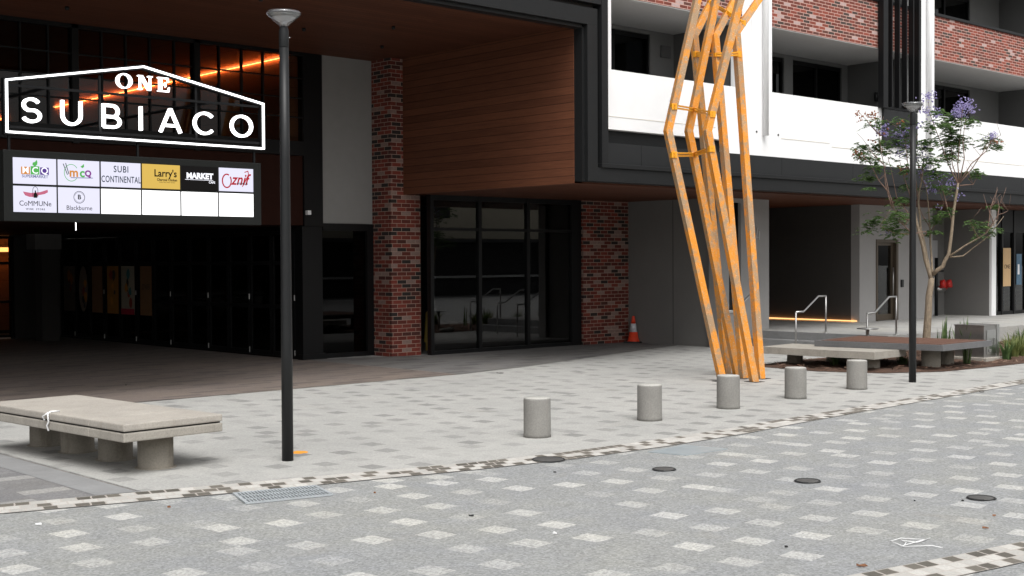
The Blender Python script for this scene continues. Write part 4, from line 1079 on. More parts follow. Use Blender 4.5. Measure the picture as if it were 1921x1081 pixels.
# ================================================================== RIGHT SEAT (slab + timber topped deck)
RB = thing('low_concrete_seat', 'low pale concrete slab seat partly under the timber topped one', 'bench', (20.3, 13.4, 0))
def rrect(mb, cs, z0, z1): return mb.prism(cs, 'z', z0, z1)
cs = [(19.76, 12.16), (19.64, 14.50), (20.78, 14.58), (20.90, 12.22)]
obj('slab', MB().prism(cs, 'z', .235, .36), M['bench_concrete'], RB)
for lx, ly in ((20.28, 14.17), (20.95, 13.75), (20.30, 12.55)):
    obj('leg', MB().lathe((lx, ly, 0), [(.15, 0), (.147, .02), (.147, .236)], 28), M['leg_concrete'], RB)
RD = thing('timber_top_platform_seat', 'wide charcoal edged platform seat with dark red timber top beside the garden', 'bench', (21.6, 12.6, 0))
dk = [(20.76, 11.42), (20.37, 13.80), (22.2, 14.05), (22.58, 11.44)]
obj('edge_frame', MB().prism(dk, 'z', .365, .47), M['deck_edge'], RD)
ins = [(20.83, 11.50), (20.47, 13.72), (22.13, 13.95), (22.50, 11.51)]
obj('timber_top', MB().prism(ins, 'z', .47, .478), M['wood_deck'], RD)
for lx, ly in ((21.30, 11.95), (22.05, 12.1), (21.0, 13.4), (21.9, 13.5)):
    obj('leg', MB().lathe((lx, ly, 0), [(.175, 0), (.17, .02), (.17, .366)], 28), M['leg_concrete'], RD)

# ================================================================== GARDEN
gb = [(19.42, 14.52), (19.30, 13.0), (19.75, 12.0), (20.75, 11.42), (22.2, 11.28), (23.8, 11.22), (34, 11.3), (34, 14.6), (24.3, 14.6), (23.8, 14.6), (21.2, 14.75)]
g = MB(); g.bm.faces.new([g.bm.verts.new((x, y, .012)) for x, y in gb]); bmesh.ops.triangulate(g.bm, faces=g.bm.faces)
bmesh.ops.subdivide_edges(g.bm, edges=g.bm.edges, cuts=5, use_grid_fill=True)
rr = random.Random(2)
for v in g.bm.verts:
    if not v.is_boundary: v.co.z += rr.uniform(.0, .05)
o = struct('garden_bed', g, M['mulch'])
g = MB()
for k in range(2600):
    x, y = rr.uniform(19.4, 30), rr.uniform(11.3, 14.5)
    if x < 20.8 and y < 13.0-(x-19.4)*1.1: continue
    a = rr.uniform(0, PI); l, w_ = rr.uniform(.02, .06), rr.uniform(.008, .02); z = rr.uniform(.03, .075)
    d = Vector((math.cos(a), math.sin(a), rr.uniform(-.3, .3)))*l; e = Vector((-math.sin(a), math.cos(a), rr.uniform(-.2, .2)))*w_; c = Vector((x, y, z))
    f = g.face([c-d-e, c+d-e*.6, c+d*.8+e, c-d+e*.8])
    if f and k % 5 == 0: f.material_index = 1
o = obj('bark_chips', g, None, mats=[M['chip'], M['chip_pale']], fix=False); tag(o, 'loose brown bark chips over the garden bed', 'mulch', kind='stuff')

def strappy(x, y, z, n, ln, wid, upright, mat, lab, seed, group):
    rr = random.Random(seed); g = MB()
    for k in range(n):
        a = rr.uniform(0, 2*PI); L_ = ln*rr.uniform(.6, 1.1); lean = rr.uniform(.1, 1)*upright
        d = Vector((math.cos(a), math.sin(a), 0)); s = Vector((-d.y, d.x, 0))
        p = Vector((x, y, z))+d*rr.uniform(0, .09); prev = None
        for i in range(7):
            t = i/6; q = p + d*(L_*lean*t*t*.9+.02*t) + Vector((0, 0, L_*(t-.35*lean*t*t)))
            w = wid*(1-t**2.2)*.5+.001
            cur = (q-s*w, q+s*w)
            if prev: g.face([prev[0], prev[1], cur[1], cur[0]])
            prev = cur
    o = obj('strappy_plant', g, mat, base=(x, y, z), fix=False)
    return tag(o, lab, 'plant', group)
GP = 'strappy plants in the garden bed'
def gxy(px, py, z=.05):
    d = fw*2413.0 + rt*(px-960.5) + up*(540.5-py); q = Vector((0, 0, 2.0)) + d*((z-2.0)/d.z); return (q.x, q.y)
spots = [(gxy(1762, 668), .55, .040, .22, 9, 'blade', 'narrow spiky plant just right of the tree trunk, behind the platform seat'),
         (gxy(1772, 670), .80, .055, .16, 9, 'blade', 'tall spiky plant between the tree trunk and the steel box'),
         (gxy(1784, 669), .55, .045, .25, 9, 'blade', 'short spiky plant right of the tall one behind the platform seat'),
         (gxy(1800, 671), .74, .050, .30, 14, 'blade', 'spiky plant with splayed blades left of the steel box'),
         (gxy(1813, 674), .80, .050, .24, 12, 'blade', 'tall spiky plant touching the left side of the steel box'),
         (gxy(1812, 681), .45, .040, .28, 14, 'blade', 'spiky plant under the right end of the platform seat'),
         (gxy(1854, 662), .75, .05, .1, 3, 'blade', 'single thin blade rising behind the steel box'),
         (gxy(1888, 674), .42, .03, .6, 46, 'blade', 'dark green strappy clump directly right of the steel box'),
         (gxy(1903, 670), .44, .03, .8, 60, 'blade2', 'bushy clump second to the right of the steel box'),
         (gxy(1917, 668), .48, .03, .8, 60, 'blade2', 'bushy clump cut by the right edge of the photo, front'),
         (gxy(1916, 658), .52, .03, .8, 60, 'blade', 'bushy clump cut by the right edge of the photo, rear'),
         (gxy(1898, 660), .45, .03, .8, 50, 'blade2', 'clump behind the others right of the steel box'),
         (gxy(1566, 684), .22, .03, .7, 26, 'blade', 'low tuft under the concrete slab seat, left one'),
         (gxy(1600, 683), .22, .03, .7, 26, 'blade2', 'low tuft in the shade under the platform seat, left of the third bollard'),
         (gxy(1692, 683), .24, .03, .7, 30, 'blade', 'low tuft under the middle of the platform seat'),
         (gxy(1757, 680), .24, .03, .7, 26, 'blade2', 'low tuft between the two right legs of the platform seat')]
for k, ((x, y), ln, wd, upr, n, mt, lab) in enumerate(spots): strappy(x, y, .04, n, ln, wd, upr, M[mt], lab, 40+k, GP)
for k in range(8):
    x = 26.4+k*.75; strappy(x, 12.3+(k % 3)*.5, .04, 60, .45, .02, .8, M['blade2'], 'grass clump in the garden bed beyond the right edge of the view', 80+k, GP)

# pale stones by tree foot
rr = random.Random(9)
for k, (x, y) in enumerate(((23.0, 14.45), (23.25, 14.2), (22.75, 14.5))):
    g = MB(); bmesh.ops.create_icosphere(g.bm, subdivisions=2, radius=.09)
    for v in g.bm.verts: v.co = Vector((v.co.x*1.5+x, v.co.y+y, v.co.z*.6+.07))+Vector([rr.uniform(-.012, .012) for _ in range(3)])
    tag(obj('garden_stone', g, M['bollard_top'] if k != 1 else M['leg_concrete']), ['pale garden stone at the right of the small group by the tree', 'tan garden stone at the middle of the small group by the tree', 'pale garden stone at the left of the small group by the tree'][k], 'stone', 'stones beside the tree')

# steel box
SB = thing('steel_box', 'stainless steel cabinet on a concrete plinth at the right end of the garden bed', 'cabinet', (23.35, 12.1, 0))
ang = R(0)
obj('plinth', MB().box(22.98, 23.72, 11.76, 12.52, .0, .10, .008), M['bench_concrete'], SB)
g = MB(); g.box(23.05, 23.52, 11.84, 12.44, .10, .70, .006); obj('side_panel', g, M['steel_dull'], SB)
g = MB(); g.box(23.52, 23.62, 11.82, 12.46, .10, .72, .004); g.box(23.14, 23.5, 11.825, 11.838, .16, .62, .003); obj('front_panel', g, M['steel'], SB)
g = MB(); g.box(23.40, 23.43, 11.79, 11.822, .35, .47, .004); g.box(23.2, 23.28, 11.80, 11.822, .2, .26, .004); obj('latch', g, M['steel'], SB)
g = MB(); g.box(23.04, 23.53, 11.83, 12.45, .70, .715); obj('lid', g, M['steel_dull'], SB)

# small post with round plate
T = thing('plate_topped_post', 'slim steel post with a flat round plate, standing behind the platform seat', 'post', (22.82, 14.2, 0))
obj('post', MB().tube([(22.82, 14.2, .02), (22.82, 14.2, .56)], .035, 12), M['steel_dull'], T)
obj('plate', MB().lathe((22.82, 14.2, .56), [(.10, 0), (.21, .01), (.22, .022), (.20, .03)], 28), M['steel'], T)

# ================================================================== HANDRAILS
def handrail(x, y, lab):
    Hh = thing('handrail', lab, 'handrail', (x, y, 0), 'steel handrails on the steps')
    r = .021
    obj('rail', MB().tube([(x+.02, y, .845), (x+.30, y, .85), (x+.86, y, 1.172), (x+1.15, y, 1.172)], r, 10), M['steel'], Hh)
    obj('post', MB().tube([(x+.02, y, .0), (x+.02, y, .845)], r, 10), M['steel_dull'], Hh)
    obj('post', MB().tube([(x+1.15, y, .35), (x+1.15, y, 1.172)], r, 10), M['steel_dull'], Hh)
    obj('base_plate', MB().lathe((x+1.15, y, .35), [(.06, 0), (.06, .008), (.03, .01)], 18), M['steel'], Hh)
    return Hh
h0 = handrail(23.20, 16.2, 'steel handrail on the steps in front of the dark corridor, middle one')
dup(h0, (23.56, 14.68, 0), 'steel handrail on the steps in front of the bronze door, rightmost')
dup(h0, (22.62, 17.62, 0), 'steel handrail against the light grey wall, partly behind the orange sculpture')

# hydrant outlets
T = thing('fire_hydrant_booster', 'pair of red capped hydrant outlets on a pipe in front of the white door', 'hydrant', (33.5, 18.6, .35))
obj('pipe', MB().tube([(33.47, 18.62, .36), (33.47, 18.62, 2.0)], .05, 10), M['black_metal'], T)
obj('crossbar', MB().tube([(33.42, 18.62, 1.62), (33.86, 18.62, 1.62)], .022, 8), M['black_metal'], T)
obj('manifold', MB().tube([(33.45, 18.62, 1.12), (33.85, 18.58, 1.10)], .06, 12), M['steel_dull'], T)
for x in (33.62, 33.97):
    obj('red_cap', MB().tube([(x-.02, 18.56, 1.25), (x+.02, 18.44, 1.27)], .115, 16), M['red_cap'], T)
    obj('outlet', MB().tube([(x-.02, 18.62, 1.12), (x, 18.5, 1.25)], .05, 10), M['red_cap'], T)

# ================================================================== TRAFFIC CONE
cx, cy = 22.93, 20.62
T = thing('traffic_cone', 'orange traffic cone with white band against the brick pier', 'traffic cone', (cx, cy, .012))
obj('base', MB().box(cx-.2, cx+.2, cy-.2, cy+.2, .012, .045, .01).rot((cx, cy, 0), .5), M['rubber'], T)
def cr(z): return .135-(.105)*(z-.045)/.60
obj('body', MB().lathe((cx, cy, 0), [(.155, .045), (cr(.06), .07), (cr(.27), .27)], 28), M['cone_orange'], T)
obj('white_band', MB().lathe((cx, cy, 0), [(cr(.27)+.001, .27), (cr(.47)+.001, .47)], 28), M['cone_white'], T)
obj('tip', MB().lathe((cx, cy, 0), [(cr(.47), .47), (cr(.64), .64), (.02, .65)], 28), M['cone_orange'], T)

# ================================================================== ORANGE SCULPTURE
r_ = Vector((.7355, -.6775, 0)); fdir = Vector((.6775, .7355, 0))
camp = Vector((0, 0, 2.0))
FPX = 2413.0
def at(px, py, dep):
    """point seen at photo pixel (px,py) at a given distance along the view axis (metres)"""
    return camp + (fw*FPX + rt*(px-960.5) + up*(540.5-py))*(dep/FPX)
def gp(px, py, z=0.0):
    d = fw*FPX + rt*(px-960.5) + up*(540.5-py); return camp + d*((z-2.0)/d.z)
def depth(p): return (Vector(p)-camp).dot(fw)
SC = thing('orange_pole_sculpture', 'tall sculpture of six bent weathered orange square poles joined by short bars', 'sculpture', (17.2, 13.2, 0))
def dpole(base, kink, top, dk, dt, tw):
    b = gp(*base); d0 = depth(b)
    k = at(kink[0], kink[1], d0+dk); t = at(top[0], top[1], d0+dt)
    t2 = k + (t-k)*1.45
    return b, k, t2, tw
T1, T2 = R(-22), R(-14)
poles = {'A': dpole((1355, 716), (1253, 246), (1308, 0), -.2, .1, T1), 'B': dpole((1383, 704), (1292, 246), (1343, 0), -.3, .0, T1), 'C': dpole((1415, 717), (1327, 246), (1388, 0), -.2, .1, T1),
         'D': dpole((1364, 702), (1302, 68), (1336, 0), .3, .9, T2), 'E': dpole((1395, 710), (1341, 69), (1378, 0), .5, 1.1, T2), 'F': dpole((1427, 711), (1381, 61), (1423, 0), .6, 1.2, T2)}
for k, (b, kk, t, tw) in poles.items():
    b2 = b - (kk-b).normalized()*.0; b2.z = .004
    obj('bent_pole', MB().sqpath([b2, kk, t], .112, tw), M['rust'], SC)
    obj('foot_plate', MB().box(b.x-.12, b.x+.12, b.y-.12, b.y+.12, .004, .009), M['rubber'], SC)
def on(pl, z):
    b, k, t, _ = poles[pl]
    if z <= k.z: return b+(k-b)*((z-b.z)/(k.z-b.z))
    return k+(t-k)*((z-k.z)/(t.z-k.z))
def zof(pl, py):
    lo, hi = 0, 8.5
    for _ in range(40):
        mid = (lo+hi)/2; q = on(pl, mid)-camp
        y = 540.5-FPX*q.dot(up)/q.dot(fw)
        if y > py: lo = mid
        else: hi = mid
    return lo
def bar(ps):
    pts = [on(p, zof(p, y)) for p, y in ps]
    g = MB(); off = fdir*-.085
    for dz in (-.021, .021):
        for a, b in zip(pts, pts[1:]):
            g.obeam(a+off+Vector((0, 0, dz)), b+off+Vector((0, 0, dz)), .034, .028)
    for p in (pts[0], pts[-1]): g.obeam(p+off*.5+Vector((0, 0, -.05)), p+off*.5+Vector((0, 0, .05)), .095, .07, T1)
    g.obeam(pts[1]+off*.55+Vector((0, 0, -.032)), pts[1]+off*.55+Vector((0, 0, .032)), .10, .06, T1)
    obj('tie_bar', g, M['orange'], SC)
bar([('A', 291), ('B', 291), ('C', 280)]); bar([('A', 201), ('B', 207), ('C', 215)]); bar([('D', 103), ('E', 104), ('F', 103)]); bar([('D', 8), ('E', 26), ('F', 45)])

# ================================================================== FLOWERING TREE
tb = Vector((23.3, 13.2, .03)); S_ppm = 94.6
def tp(px, py, dv=0.0):
    return tb + r_*((px-1736)/S_ppm) + Vector((0, 0, (660.5-py)/S_ppm)) + fdir*dv
TR = thing('flowering_tree', 'young jacaranda with mauve blossom, brown pods and feathery leaves in the garden bed', 'tree', tuple(tb))
rr = random.Random(21)
g = MB()
def limb(pts, r0, r1, mb):
    P = [tp(*p) for p in pts]; n = len(P)
    # smooth subdivide with slight wobble
    Q = [P[0]]
    for a, b in zip(P, P[1:]):
        for k in (1, 2):
            q = a.lerp(b, k/2)
            if k == 1: q += Vector([rr.uniform(-.012, .012) for _ in range(3)])
            Q.append(q)
    m_ = len(Q); mb.tube(Q, [r0+(r1-r0)*i/(m_-1) for i in range(m_)], 8 if r0 > .02 else 5)
limb([(1738, 661, 0), (1740, 600, 0), (1743, 545, 0), (1748, 512, 0)], .085, .058, g)
limb([(1748, 520, 0), (1736, 478, .0), (1722, 430, -.1), (1716, 405, -.1), (1712, 380, -.1)], .042, .022, g)
limb([(1747, 518, 0), (1741, 470, .1), (1730, 420, .1), (1727, 370, .15), (1733, 330, .15), (1737, 300, .2)], .034, .012, g)
limb([(1749, 518, 0), (1752, 470, .15), (1751, 420, .2), (1748, 380, .2), (1743, 335, .2)], .026, .008, g)
limb([(1750, 505, 0), (1766, 490, -.1), (1775, 468, -.15), (1781, 420, -.15), (1789, 365, -.1), (1794, 335, -.1)], .044, .022, g)
limb([(1775, 472, -.15), (1800, 452, -.3), (1835, 430, -.4), (1855, 405, -.45)], .022, .007, g)
limb([(1777, 473, -.15), (1800, 471, -.2), (1820, 455, -.2), (1848, 430, -.3), (1872, 398, -.3)], .018, .006, g)
obj('trunk', g, M['bark'], TR)
g = MB()
twigs = [
 [(1716, 408, -.1), (1692, 402, -.2), (1672, 385, -.2), (1660, 350, -.25), (1652, 310, -.25), (1645, 280, -.3), (1640, 240, -.3), (1632, 215, -.3)],
 [(1668, 382, -.2), (1658, 335, -.1), (1656, 300, -.1), (1640, 280, 0)],
 [(1722, 432, -.1), (1733, 432, -.1), (1731, 425, -.2), (1700, 431, -.35), (1665, 428, -.4), (1640, 415, -.4)],
 [(1720, 415, -.1), (1700, 385, 0), (1685, 360, .1), (1677, 320, .1), (1668, 285, .1)],
 [(1712, 385, -.1), (1705, 350, 0), (1696, 320, .05), (1688, 290, .05)],
 [(1712, 385, -.1), (1712, 340, -.1), (1700, 300, -.1), (1695, 255, -.1), (1690, 235, 0)],
 [(1727, 370, .15), (1722, 335, .1), (1712, 310, 0), (1700, 290, 0)],
 [(1735, 320, .15), (1725, 290, .2), (1722, 260, .2), (1728, 240, .2)],
 [(1743, 340, .2), (1735, 320, .3), (1742, 290, .3), (1738, 260, .3)],
 [(1794, 338, -.1), (1780, 310, -.1), (1768, 270, 0), (1755, 235, 0), (1744, 205, 0), (1740, 175, 0)],
 [(1794, 338, -.1), (1786, 300, 0), (1788, 270, .1), (1784, 235, .1)],
 [(1795, 335, -.1), (1793, 300, -.1), (1796, 265, -.1), (1800, 225, -.1), (1802, 195, -.1)],
 [(1796, 335, -.1), (1802, 290, -.2), (1799, 255, -.2), (1805, 215, -.2)],
 [(1797, 332, -.1), (1815, 300, -.2), (1840, 278, -.25), (1850, 258, -.3), (1866, 248, -.3)],
 [(1798, 334, -.1), (1822, 305, -.1), (1836, 285, -.1), (1850, 262, 0), (1875, 258, 0)],
 [(1797, 340, -.1), (1822, 338, -.1), (1832, 322, -.1)],
 [(1782, 410, -.15), (1775, 360, .1), (1762, 320, .1), (1752, 300, .1)],
 [(1750, 430, .2), (1765, 400, .2), (1778, 370, .25)],
 [(1752, 420, .2), (1740, 395, .3), (1733, 372, .3)],
 [(1835, 430, -.4), (1842, 400, -.4), (1845, 378, -.4), (1850, 375, -.4)],
 [(1840, 425, -.35), (1860, 395, -.35), (1878, 388, -.35)],
 [(1825, 437, -.3), (1815, 420, -.3), (1810, 405, -.3)],
 [(1850, 415, -.4), (1838, 390, -.5), (1846, 370, -.5)],
 [(1855, 405, -.45), (1858, 380, -.45), (1855, 366, -.45)],
 [(1700, 431, -.35), (1685, 415, -.4), (1665, 398, -.4)],
 [(1662, 355, -.25), (1640, 330, -.3), (1625, 300, -.3), (1610, 285, -.3)],
 [(1650, 300, -.25), (1632, 280, -.2), (1622, 265, -.2)],
 [(1640, 245, -.3), (1622, 225, -.3), (1610, 212, -.3)],
]
for tw in twigs: limb(tw, .013, .004, g)
for k in range(70):
    tw = rr.choice(twigs); a = rr.choice(tw[1:]); 
    b = (a[0]+rr.uniform(-22, 22), a[1]-rr.uniform(8, 34), a[2]+rr.uniform(-.3, .3))
    limb([a, b], .005, .0025, g)
obj('branch', g, M['twig'], TR)

def frond(mb, p, d, ln, nl, lw):
    """feathery leaf: rachis direction d with paired leaflets, drooping"""
    d = d.normalized(); s = d.cross(Vector((0, 0, 1)))
    if s.length < .1: s = Vector((1, 0, 0))
    s.normalize()
    for i in range(nl):
        t = (i+.7)/nl; c = p + d*ln*t + Vector((0, 0, -.35*ln*t*t))
        L_ = lw*(math.sin(PI*min(1, t*.85+.12)))
        for sg in (-1, 1):
            e = s*sg*L_ + d*L_*.35 + Vector((0, 0, -L_*rr.uniform(.05, .5))); h_ = (d*.8+Vector((0, 0, rr.uniform(-.6, .6))))*lw*.24
            mb.face([c-h_, c+e*.55-h_*1.3, c+e, c+e*.55+h_*1.3, c+h_])
leafc = [(1635, 225, 14, 5), (1625, 268, 22, 8), (1648, 262, 18, 6), (1640, 300, 22, 8), (1618, 285, 14, 6), (1636, 320, 16, 6), (1695, 222, 22, 7), (1690, 250, 22, 8), (1705, 275, 22, 7), (1672, 272, 18, 6),
         (1735, 232, 18, 5), (1742, 262, 16, 5), (1733, 295, 22, 8), (1700, 310, 22, 7), (1745, 205, 10, 3), (1743, 320, 18, 6), (1792, 215, 24, 12), (1812, 222, 18, 7), (1784, 240, 24, 12), (1800, 252, 22, 12), (1795, 275, 20, 10), (1812, 258, 14, 5), (1772, 225, 16, 5), (1775, 262, 10, 3),
         (1868, 254, 20, 9), (1878, 262, 12, 4), (1825, 315, 18, 5), (1838, 322, 10, 2), (1765, 388, 16, 6), (1757, 402, 14, 5), (1752, 425, 12, 4), (1665, 395, 24, 8), (1645, 402, 20, 7), (1690, 405, 22, 7), (1672, 424, 24, 7), (1700, 425, 16, 4), (1640, 420, 12, 3),
         (1818, 408, 12, 4), (1822, 418, 12, 3), (1843, 432, 14, 4), (1852, 424, 12, 3), (1680, 368, 16, 4), (1700, 365, 14, 4), (1620, 345, 8, 2), (1796, 350, 8, 3), (1770, 290, 12, 3), (1765, 340, 12, 3), (1720, 340, 14, 4), (1855, 380, 8, 2), (1752, 345, 14, 3), (1725, 262, 12, 4)]
g = MB()
for (px, py, rad, n) in leafc:
    dv0 = rr.uniform(-.5, .5)
    for k in range(int(n*4.8)):
        a = rr.uniform(0, 2*PI); q = tp(px+rr.gauss(0, rad*.40), py+rr.gauss(0, rad*.33), dv0+rr.gauss(0, .14))
        d = Vector((math.cos(a), math.sin(a), rr.uniform(-.15, .35)))
        frond(g, q, d, rr.uniform(.12, .24), rr.randint(6, 9), rr.uniform(.040, .062))
obj('foliage', g, M['leaf'], TR, fix=False)
fl = [(1742, 172, 12, 34), (1738, 198, 8, 16), (1752, 204, 14, 34), (1808, 188, 16, 60), (1800, 202, 16, 50), (1820, 195, 10, 22), (1793, 205, 8, 18), (1862, 245, 9, 22), (1652, 232, 12, 34), (1660, 240, 8, 12), (1688, 242, 14, 36), (1700, 236, 10, 16), (1690, 274, 12, 18), (1755, 322, 12, 16), (1778, 334, 14, 24), (1750, 346, 8, 14), (1728, 305, 12, 14), (1725, 285, 10, 12), (1700, 265, 10, 10), (1665, 427, 6, 6), (1795, 358, 6, 6), (1720, 228, 10, 10), (1745, 300, 14, 10), (1733, 262, 8, 8), (1765, 378, 5, 4), (1740, 330, 12, 8)]
g = MB()
for (px, py, rad, n) in fl:
    for k in range(int(n*1.7)):
        q = tp(px+rr.gauss(0, rad*.5), py+rr.gauss(0, rad*.45), rr.gauss(0, .12))
        d = Vector((rr.uniform(-1, 1), rr.uniform(-1, 1), rr.uniform(-1.4, .1))).normalized()*.034
        s = d.cross(Vector((rr.uniform(-1, 1), rr.uniform(-1, 1), 1))).normalized()*.010; u_ = d.cross(s).normalized()*.010
        e = q+d; A = [q+s*.5, q+u_*.5, q-s*.5, q-u_*.5]; Bq = [e+s*1.4, e+u_*1.4, e-s*1.4, e-u_*1.4]
        for i in range(4): g.face([A[i], A[(i+1) % 4], Bq[(i+1) % 4], Bq[i]])
obj('blossom', g, M['flower'], TR, fix=False)
g = MB()
for (px, py, rad, n) in [(1606, 206, 8, 12), (1612, 214, 6, 8), (1634, 206, 10, 26), (1642, 214, 8, 14), (1610, 276, 8, 16), (1616, 286, 6, 8), (1695, 308, 10, 26), (1650, 272, 6, 8), (1690, 222, 12, 16), (1655, 240, 8, 10), (1728, 303, 8, 12), (1867, 257, 6, 12), (1633, 256, 5, 5)]:
    for k in range(n):
        q = tp(px+rr.gauss(0, rad*.5), py+rr.gauss(0, rad*.4), rr.gauss(0, .1)); s = rr.uniform(.014, .026)
        a = rr.uniform(0, PI); u_ = Vector((math.cos(a), math.sin(a), 0))*s; v_ = Vector((0, 0, s*.9)); w_ = u_.cross(v_).normalized()*s*.4
        ring = [q+u_*math.cos(t)+v_*math.sin(t) for t in [2*PI*i/7 for i in range(7)]]
        for i in range(7): g.face([ring[i], ring[(i+1) % 7], q+w_]); g.face([ring[i], ring[(i+1) % 7], q-w_])
obj('seed_pods', g, M['pod'], TR, fix=False)

# ================================================================== SMALL THINGS ON THE GROUND
gx = [(5.686, 9.71), (6.40, 9.53), (6.26, 9.07), (5.53, 9.24)]
T = thing('drain_grate', 'galvanised drain grate set against the cobble edging near the left lamp post', 'drain grate', (5.97, 9.39, 0))
obj('tray', MB().prism(gx, 'z', .0, .006), simple('grate shadow', (.13, .14, .145), .8), T)
g = MB(); A0, A1, B1, B0 = [Vector((x, y, .011)) for x, y in gx]
for k in range(25):
    t = (k+.5)/25; g.obeam(A0.lerp(A1, t), B0.lerp(B1, t), .010, .012)
for a, b in ((A0, A1), (A1, B1), (B1, B0), (B0, A0)): g.obeam(a, b, .018, .014)
for t in (.33, .66): g.obeam(A0.lerp(B0, t)+Vector((0, 0, .001)), A1.lerp(B1, t)+Vector((0, 0, .001)), .010, .010)
obj('bars', g, M['galv'], T)
g = MB().prism([(10.03, 8.83), (10.69, 8.88), (10.79, 8.38), (10.13, 8.40)], 'z', .0, .008)
tag(obj('pit_lid', g, M['lid']), 'flat blue grey pit lid beside the cobble edging', 'pit lid')
g = MB(); g.bm.free()
md = [((9.297, 7.975), .115, 'small round drain cover on the road, left of the three and farthest'), ((9.72, 6.657), .12, 'small round drain cover on the road, middle of the three'), ((10.053, 5.183), .12, 'small round drain cover on the road, rightmost and nearest'), ((8.93, 9.17), .17, 'round cover with dark rim cut into the cobble edging')]
for (x, y), r0, lab in md:
    T = thing('drain_cover', lab, 'drain cover', (x, y, 0), 'small round drain covers')
    g = MB()
    n = 28
    for k in range(n):
        if r0 < .15 and n*.58 < k < n*.72: continue
        a0, a1 = 2*PI*k/n, 2*PI*(k+1)/n
        for (ra, za), (rb, zb_) in (((r0, .009), (r0-.010, .016)), ((r0-.010, .016), (r0-.022, .011))):
            g.face([(x+ra*math.cos(a0), y+ra*math.sin(a0), za), (x+ra*math.cos(a1), y+ra*math.sin(a1), za), (x+rb*math.cos(a1), y+rb*math.sin(a1), zb_), (x+rb*math.cos(a0), y+rb*math.sin(a0), zb_)])
    obj('rim', g, M['rubber'], T)
    obj('lid', MB().lathe((x, y, .009), [(r0-.015, 0), (r0-.02, .002), (.01, .002)], 28), simple('cover lid', (.075, .073, .07), .6, var=.3, scale=20), T)
g = MB(); rr = random.Random(4)
poly = [(7.43+math.cos(a)*.10*rr.uniform(.8, 1.15), 11.36+math.sin(a)*.10*rr.uniform(.8, 1.15)) for a in [2*PI*k/16 for k in range(16)]]
g.prism(poly, 'z', .004, .0065)
tag(obj('paint_mark', g, M['orange_paint']), 'orange spray paint spot beside the foot of the left lamp post', 'paint mark')
# white strap lying on the road
c0 = [gp(*p) for p in ((1669, 1018), (1690, 1013), (1738, 1015), (1720, 1021), (1690, 1016), (1700, 1021), (1695, 1028), (1748, 1027), (1768, 1030))]
c1 = [gp(*p) for p in ((1669, 1018), (1693, 1028), (1720, 1020), (1745, 1013))]
T = thing('white_strap', 'thin white plastic strap lying tangled on the road', 'strap', tuple(c0[0]))
obj('strand', MB().tube([p+Vector((0, 0, .009+.004*(k % 2))) for k, p in enumerate(c0)], .0026, 6), M['white_paint'], T)
obj('strand', MB().tube([p+Vector((0, 0, .014)) for p in c1], .0026, 6), M['white_paint'], T)
M['leaf_dry'] = simple('dry leaf', (.22, .10, .05), .8, var=.4, scale=30)
rr = random.Random(12)
def litter(px, py, s, lab, mat, asp=.35):
    p = gp(px, py); a = rr.uniform(-.3, .3) - .8; s *= .7
    d = Vector((math.cos(a), math.sin(a), 0)); e = Vector((-d.y, d.x, 0)); g = MB()
    pts = [d*-s, d*-s*.4+e*s*asp, d*s*.5+e*s*asp*.8, d*s, d*s*.4-e*s*asp, d*-s*.5-e*s*asp*.7]
    top = [g.bm.verts.new(p+q+Vector((0, 0, .012+rr.uniform(0, .012)))) for q in pts]; bot = [g.bm.verts.new(p+q+Vector((0, 0, .007))) for q in pts]
    g.bm.faces.new(top); g.bm.faces.new(bot[::-1])
    for i in range(6): g.bm.faces.new((top[i], bot[i], bot[(i+1) % 6], top[(i+1) % 6]))
    tag(obj('fallen_scrap', g, mat), lab, 'litter', 'scraps lying on the ground')
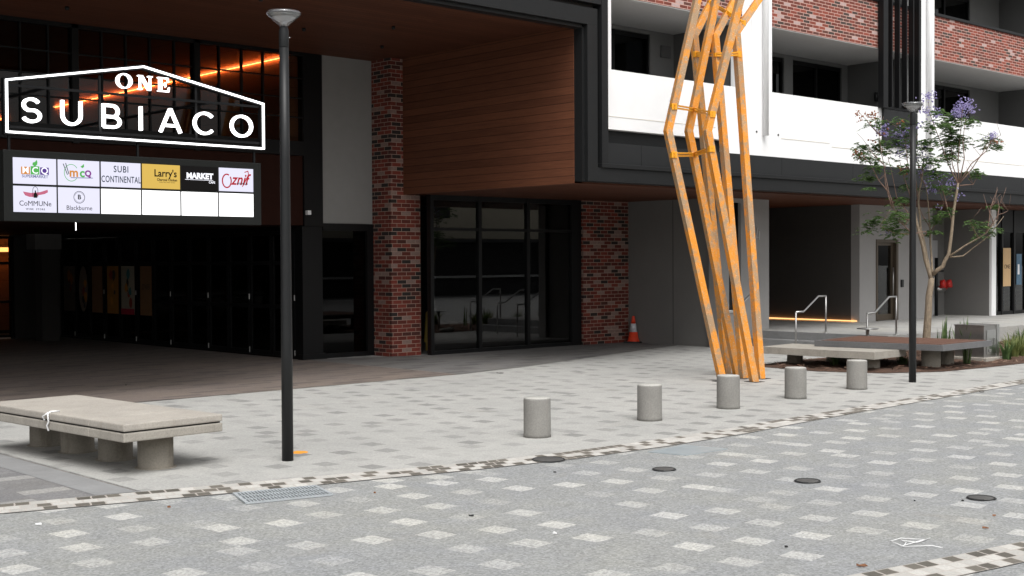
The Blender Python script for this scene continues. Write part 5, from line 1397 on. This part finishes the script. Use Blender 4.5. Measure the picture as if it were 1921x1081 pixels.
for px, py, s, mt, lab in ((1849, 993, .035, 'leaf_dry', 'reddish twig scrap on the road above the near cobbles'), (1865, 970, .02, 'leaf_dry', 'small brown scrap on the road right of the white strap'), (1617, 1064, .05, 'leaf_dry', 'brown stick at the left end of the near cobbles'),
        (1842, 737, .05, 'rubber', 'dark scrap near the far cobble edging'), (1041, 888, .02, 'rubber', 'small dark leaf on the road below the nearest bollard'), (884, 970, .03, 'rubber', 'dark scrap on the road in the middle'), (317, 954, .02, 'leaf_dry', 'brown leaf on the road below the left bench'),
        (72, 986, .035, 'white_paint', 'white paper scrap on the road at the lower left'), (1041, 1003, .022, 'white_paint', 'tiny white scrap on the road in the middle'), (236, 723+1, .02, 'rubber', 'pair of dark specks on the passage floor edge'), (938, 701, .09, 'rubber', 'dark oval cover lying in the plaza paving'), (1806, 942, .016, 'rubber', 'dark speck beside the nearest small drain cover'), (1736, 750, .03, 'rubber', 'thin dark scrap on the road beyond the right lamp post'), (1716, 942, .012, 'rubber', 'dark speck on a light tile of the right road'), (1475, 1029, .018, 'rubber', 'dark speck left of the white strap'), (703, 927, .015, 'leaf_dry', 'tiny leaf near the cobble edging')):
    litter(px, py, s, lab, M[mt])

# ================================================================== STREET OPPOSITE (behind the camera, seen in the glass)
OB = thing('opposite_building', 'cream building across the street seen only in the glass reflections', 'building', (10, -16, 0))
obj('wall', MB().box(-30, 60, -18, -14.2, 3.2, 7.2), M['cream'], OB)
obj('ground_floor', MB().box(-30, 60, -17.9, -14.25, 0, 3.2), M['opp_dark'], OB)
obj('awning', MB().box(-30, 60, -14.2, -12.0, 3.0, 3.2), M['opp_dark'], OB)
obj('parapet_rail', MB().box(-30, 60, -14.0, -13.9, 1.0, 1.12), M['white'], OB)
for k in range(14): obj('window', MB().box(-20+k*5, -18+k*5, -14.22, -14.17, 4.4, 6.2), M['opp_dark'], OB)
for k, (x, y) in enumerate(((4, -9.5), (13, -10), (24, -9), (33, -10))):
    T = thing('street_tree', ['leafy street tree across the road, seen only in reflections, left', 'leafy street tree across the road, seen only in reflections, centre left', 'leafy street tree across the road, seen only in reflections, centre right', 'leafy street tree across the road, seen only in reflections, right'][k], 'tree', (x, y, 0), 'street trees across the road')
    obj('trunk', MB().tube([(x, y, 0), (x+.1, y, 1.5), (x-.05, y, 4.6)], [.14, .11, .08], 8), M['bark'], T)
    g = MB()
    for q in range(1400):
        v = Vector([rr.gauss(0, 1) for _ in range(3)]).normalized()*rr.uniform(.4, 1)**.5
        c = Vector((x+v.x*2.0, y+v.y*2.0, 5.6+v.z*1.5)); a = Vector([rr.uniform(-1, 1) for _ in range(3)]).normalized()*.13; b = a.cross(Vector([rr.uniform(-1, 1) for _ in range(3)])).normalized()*.08
        g.face([c-a, c-b, c+a, c+b])
    obj('crown', g, M['tree_far'], T, fix=False)

for o in bpy.data.objects:
    if '_w' in o: del o['_w']
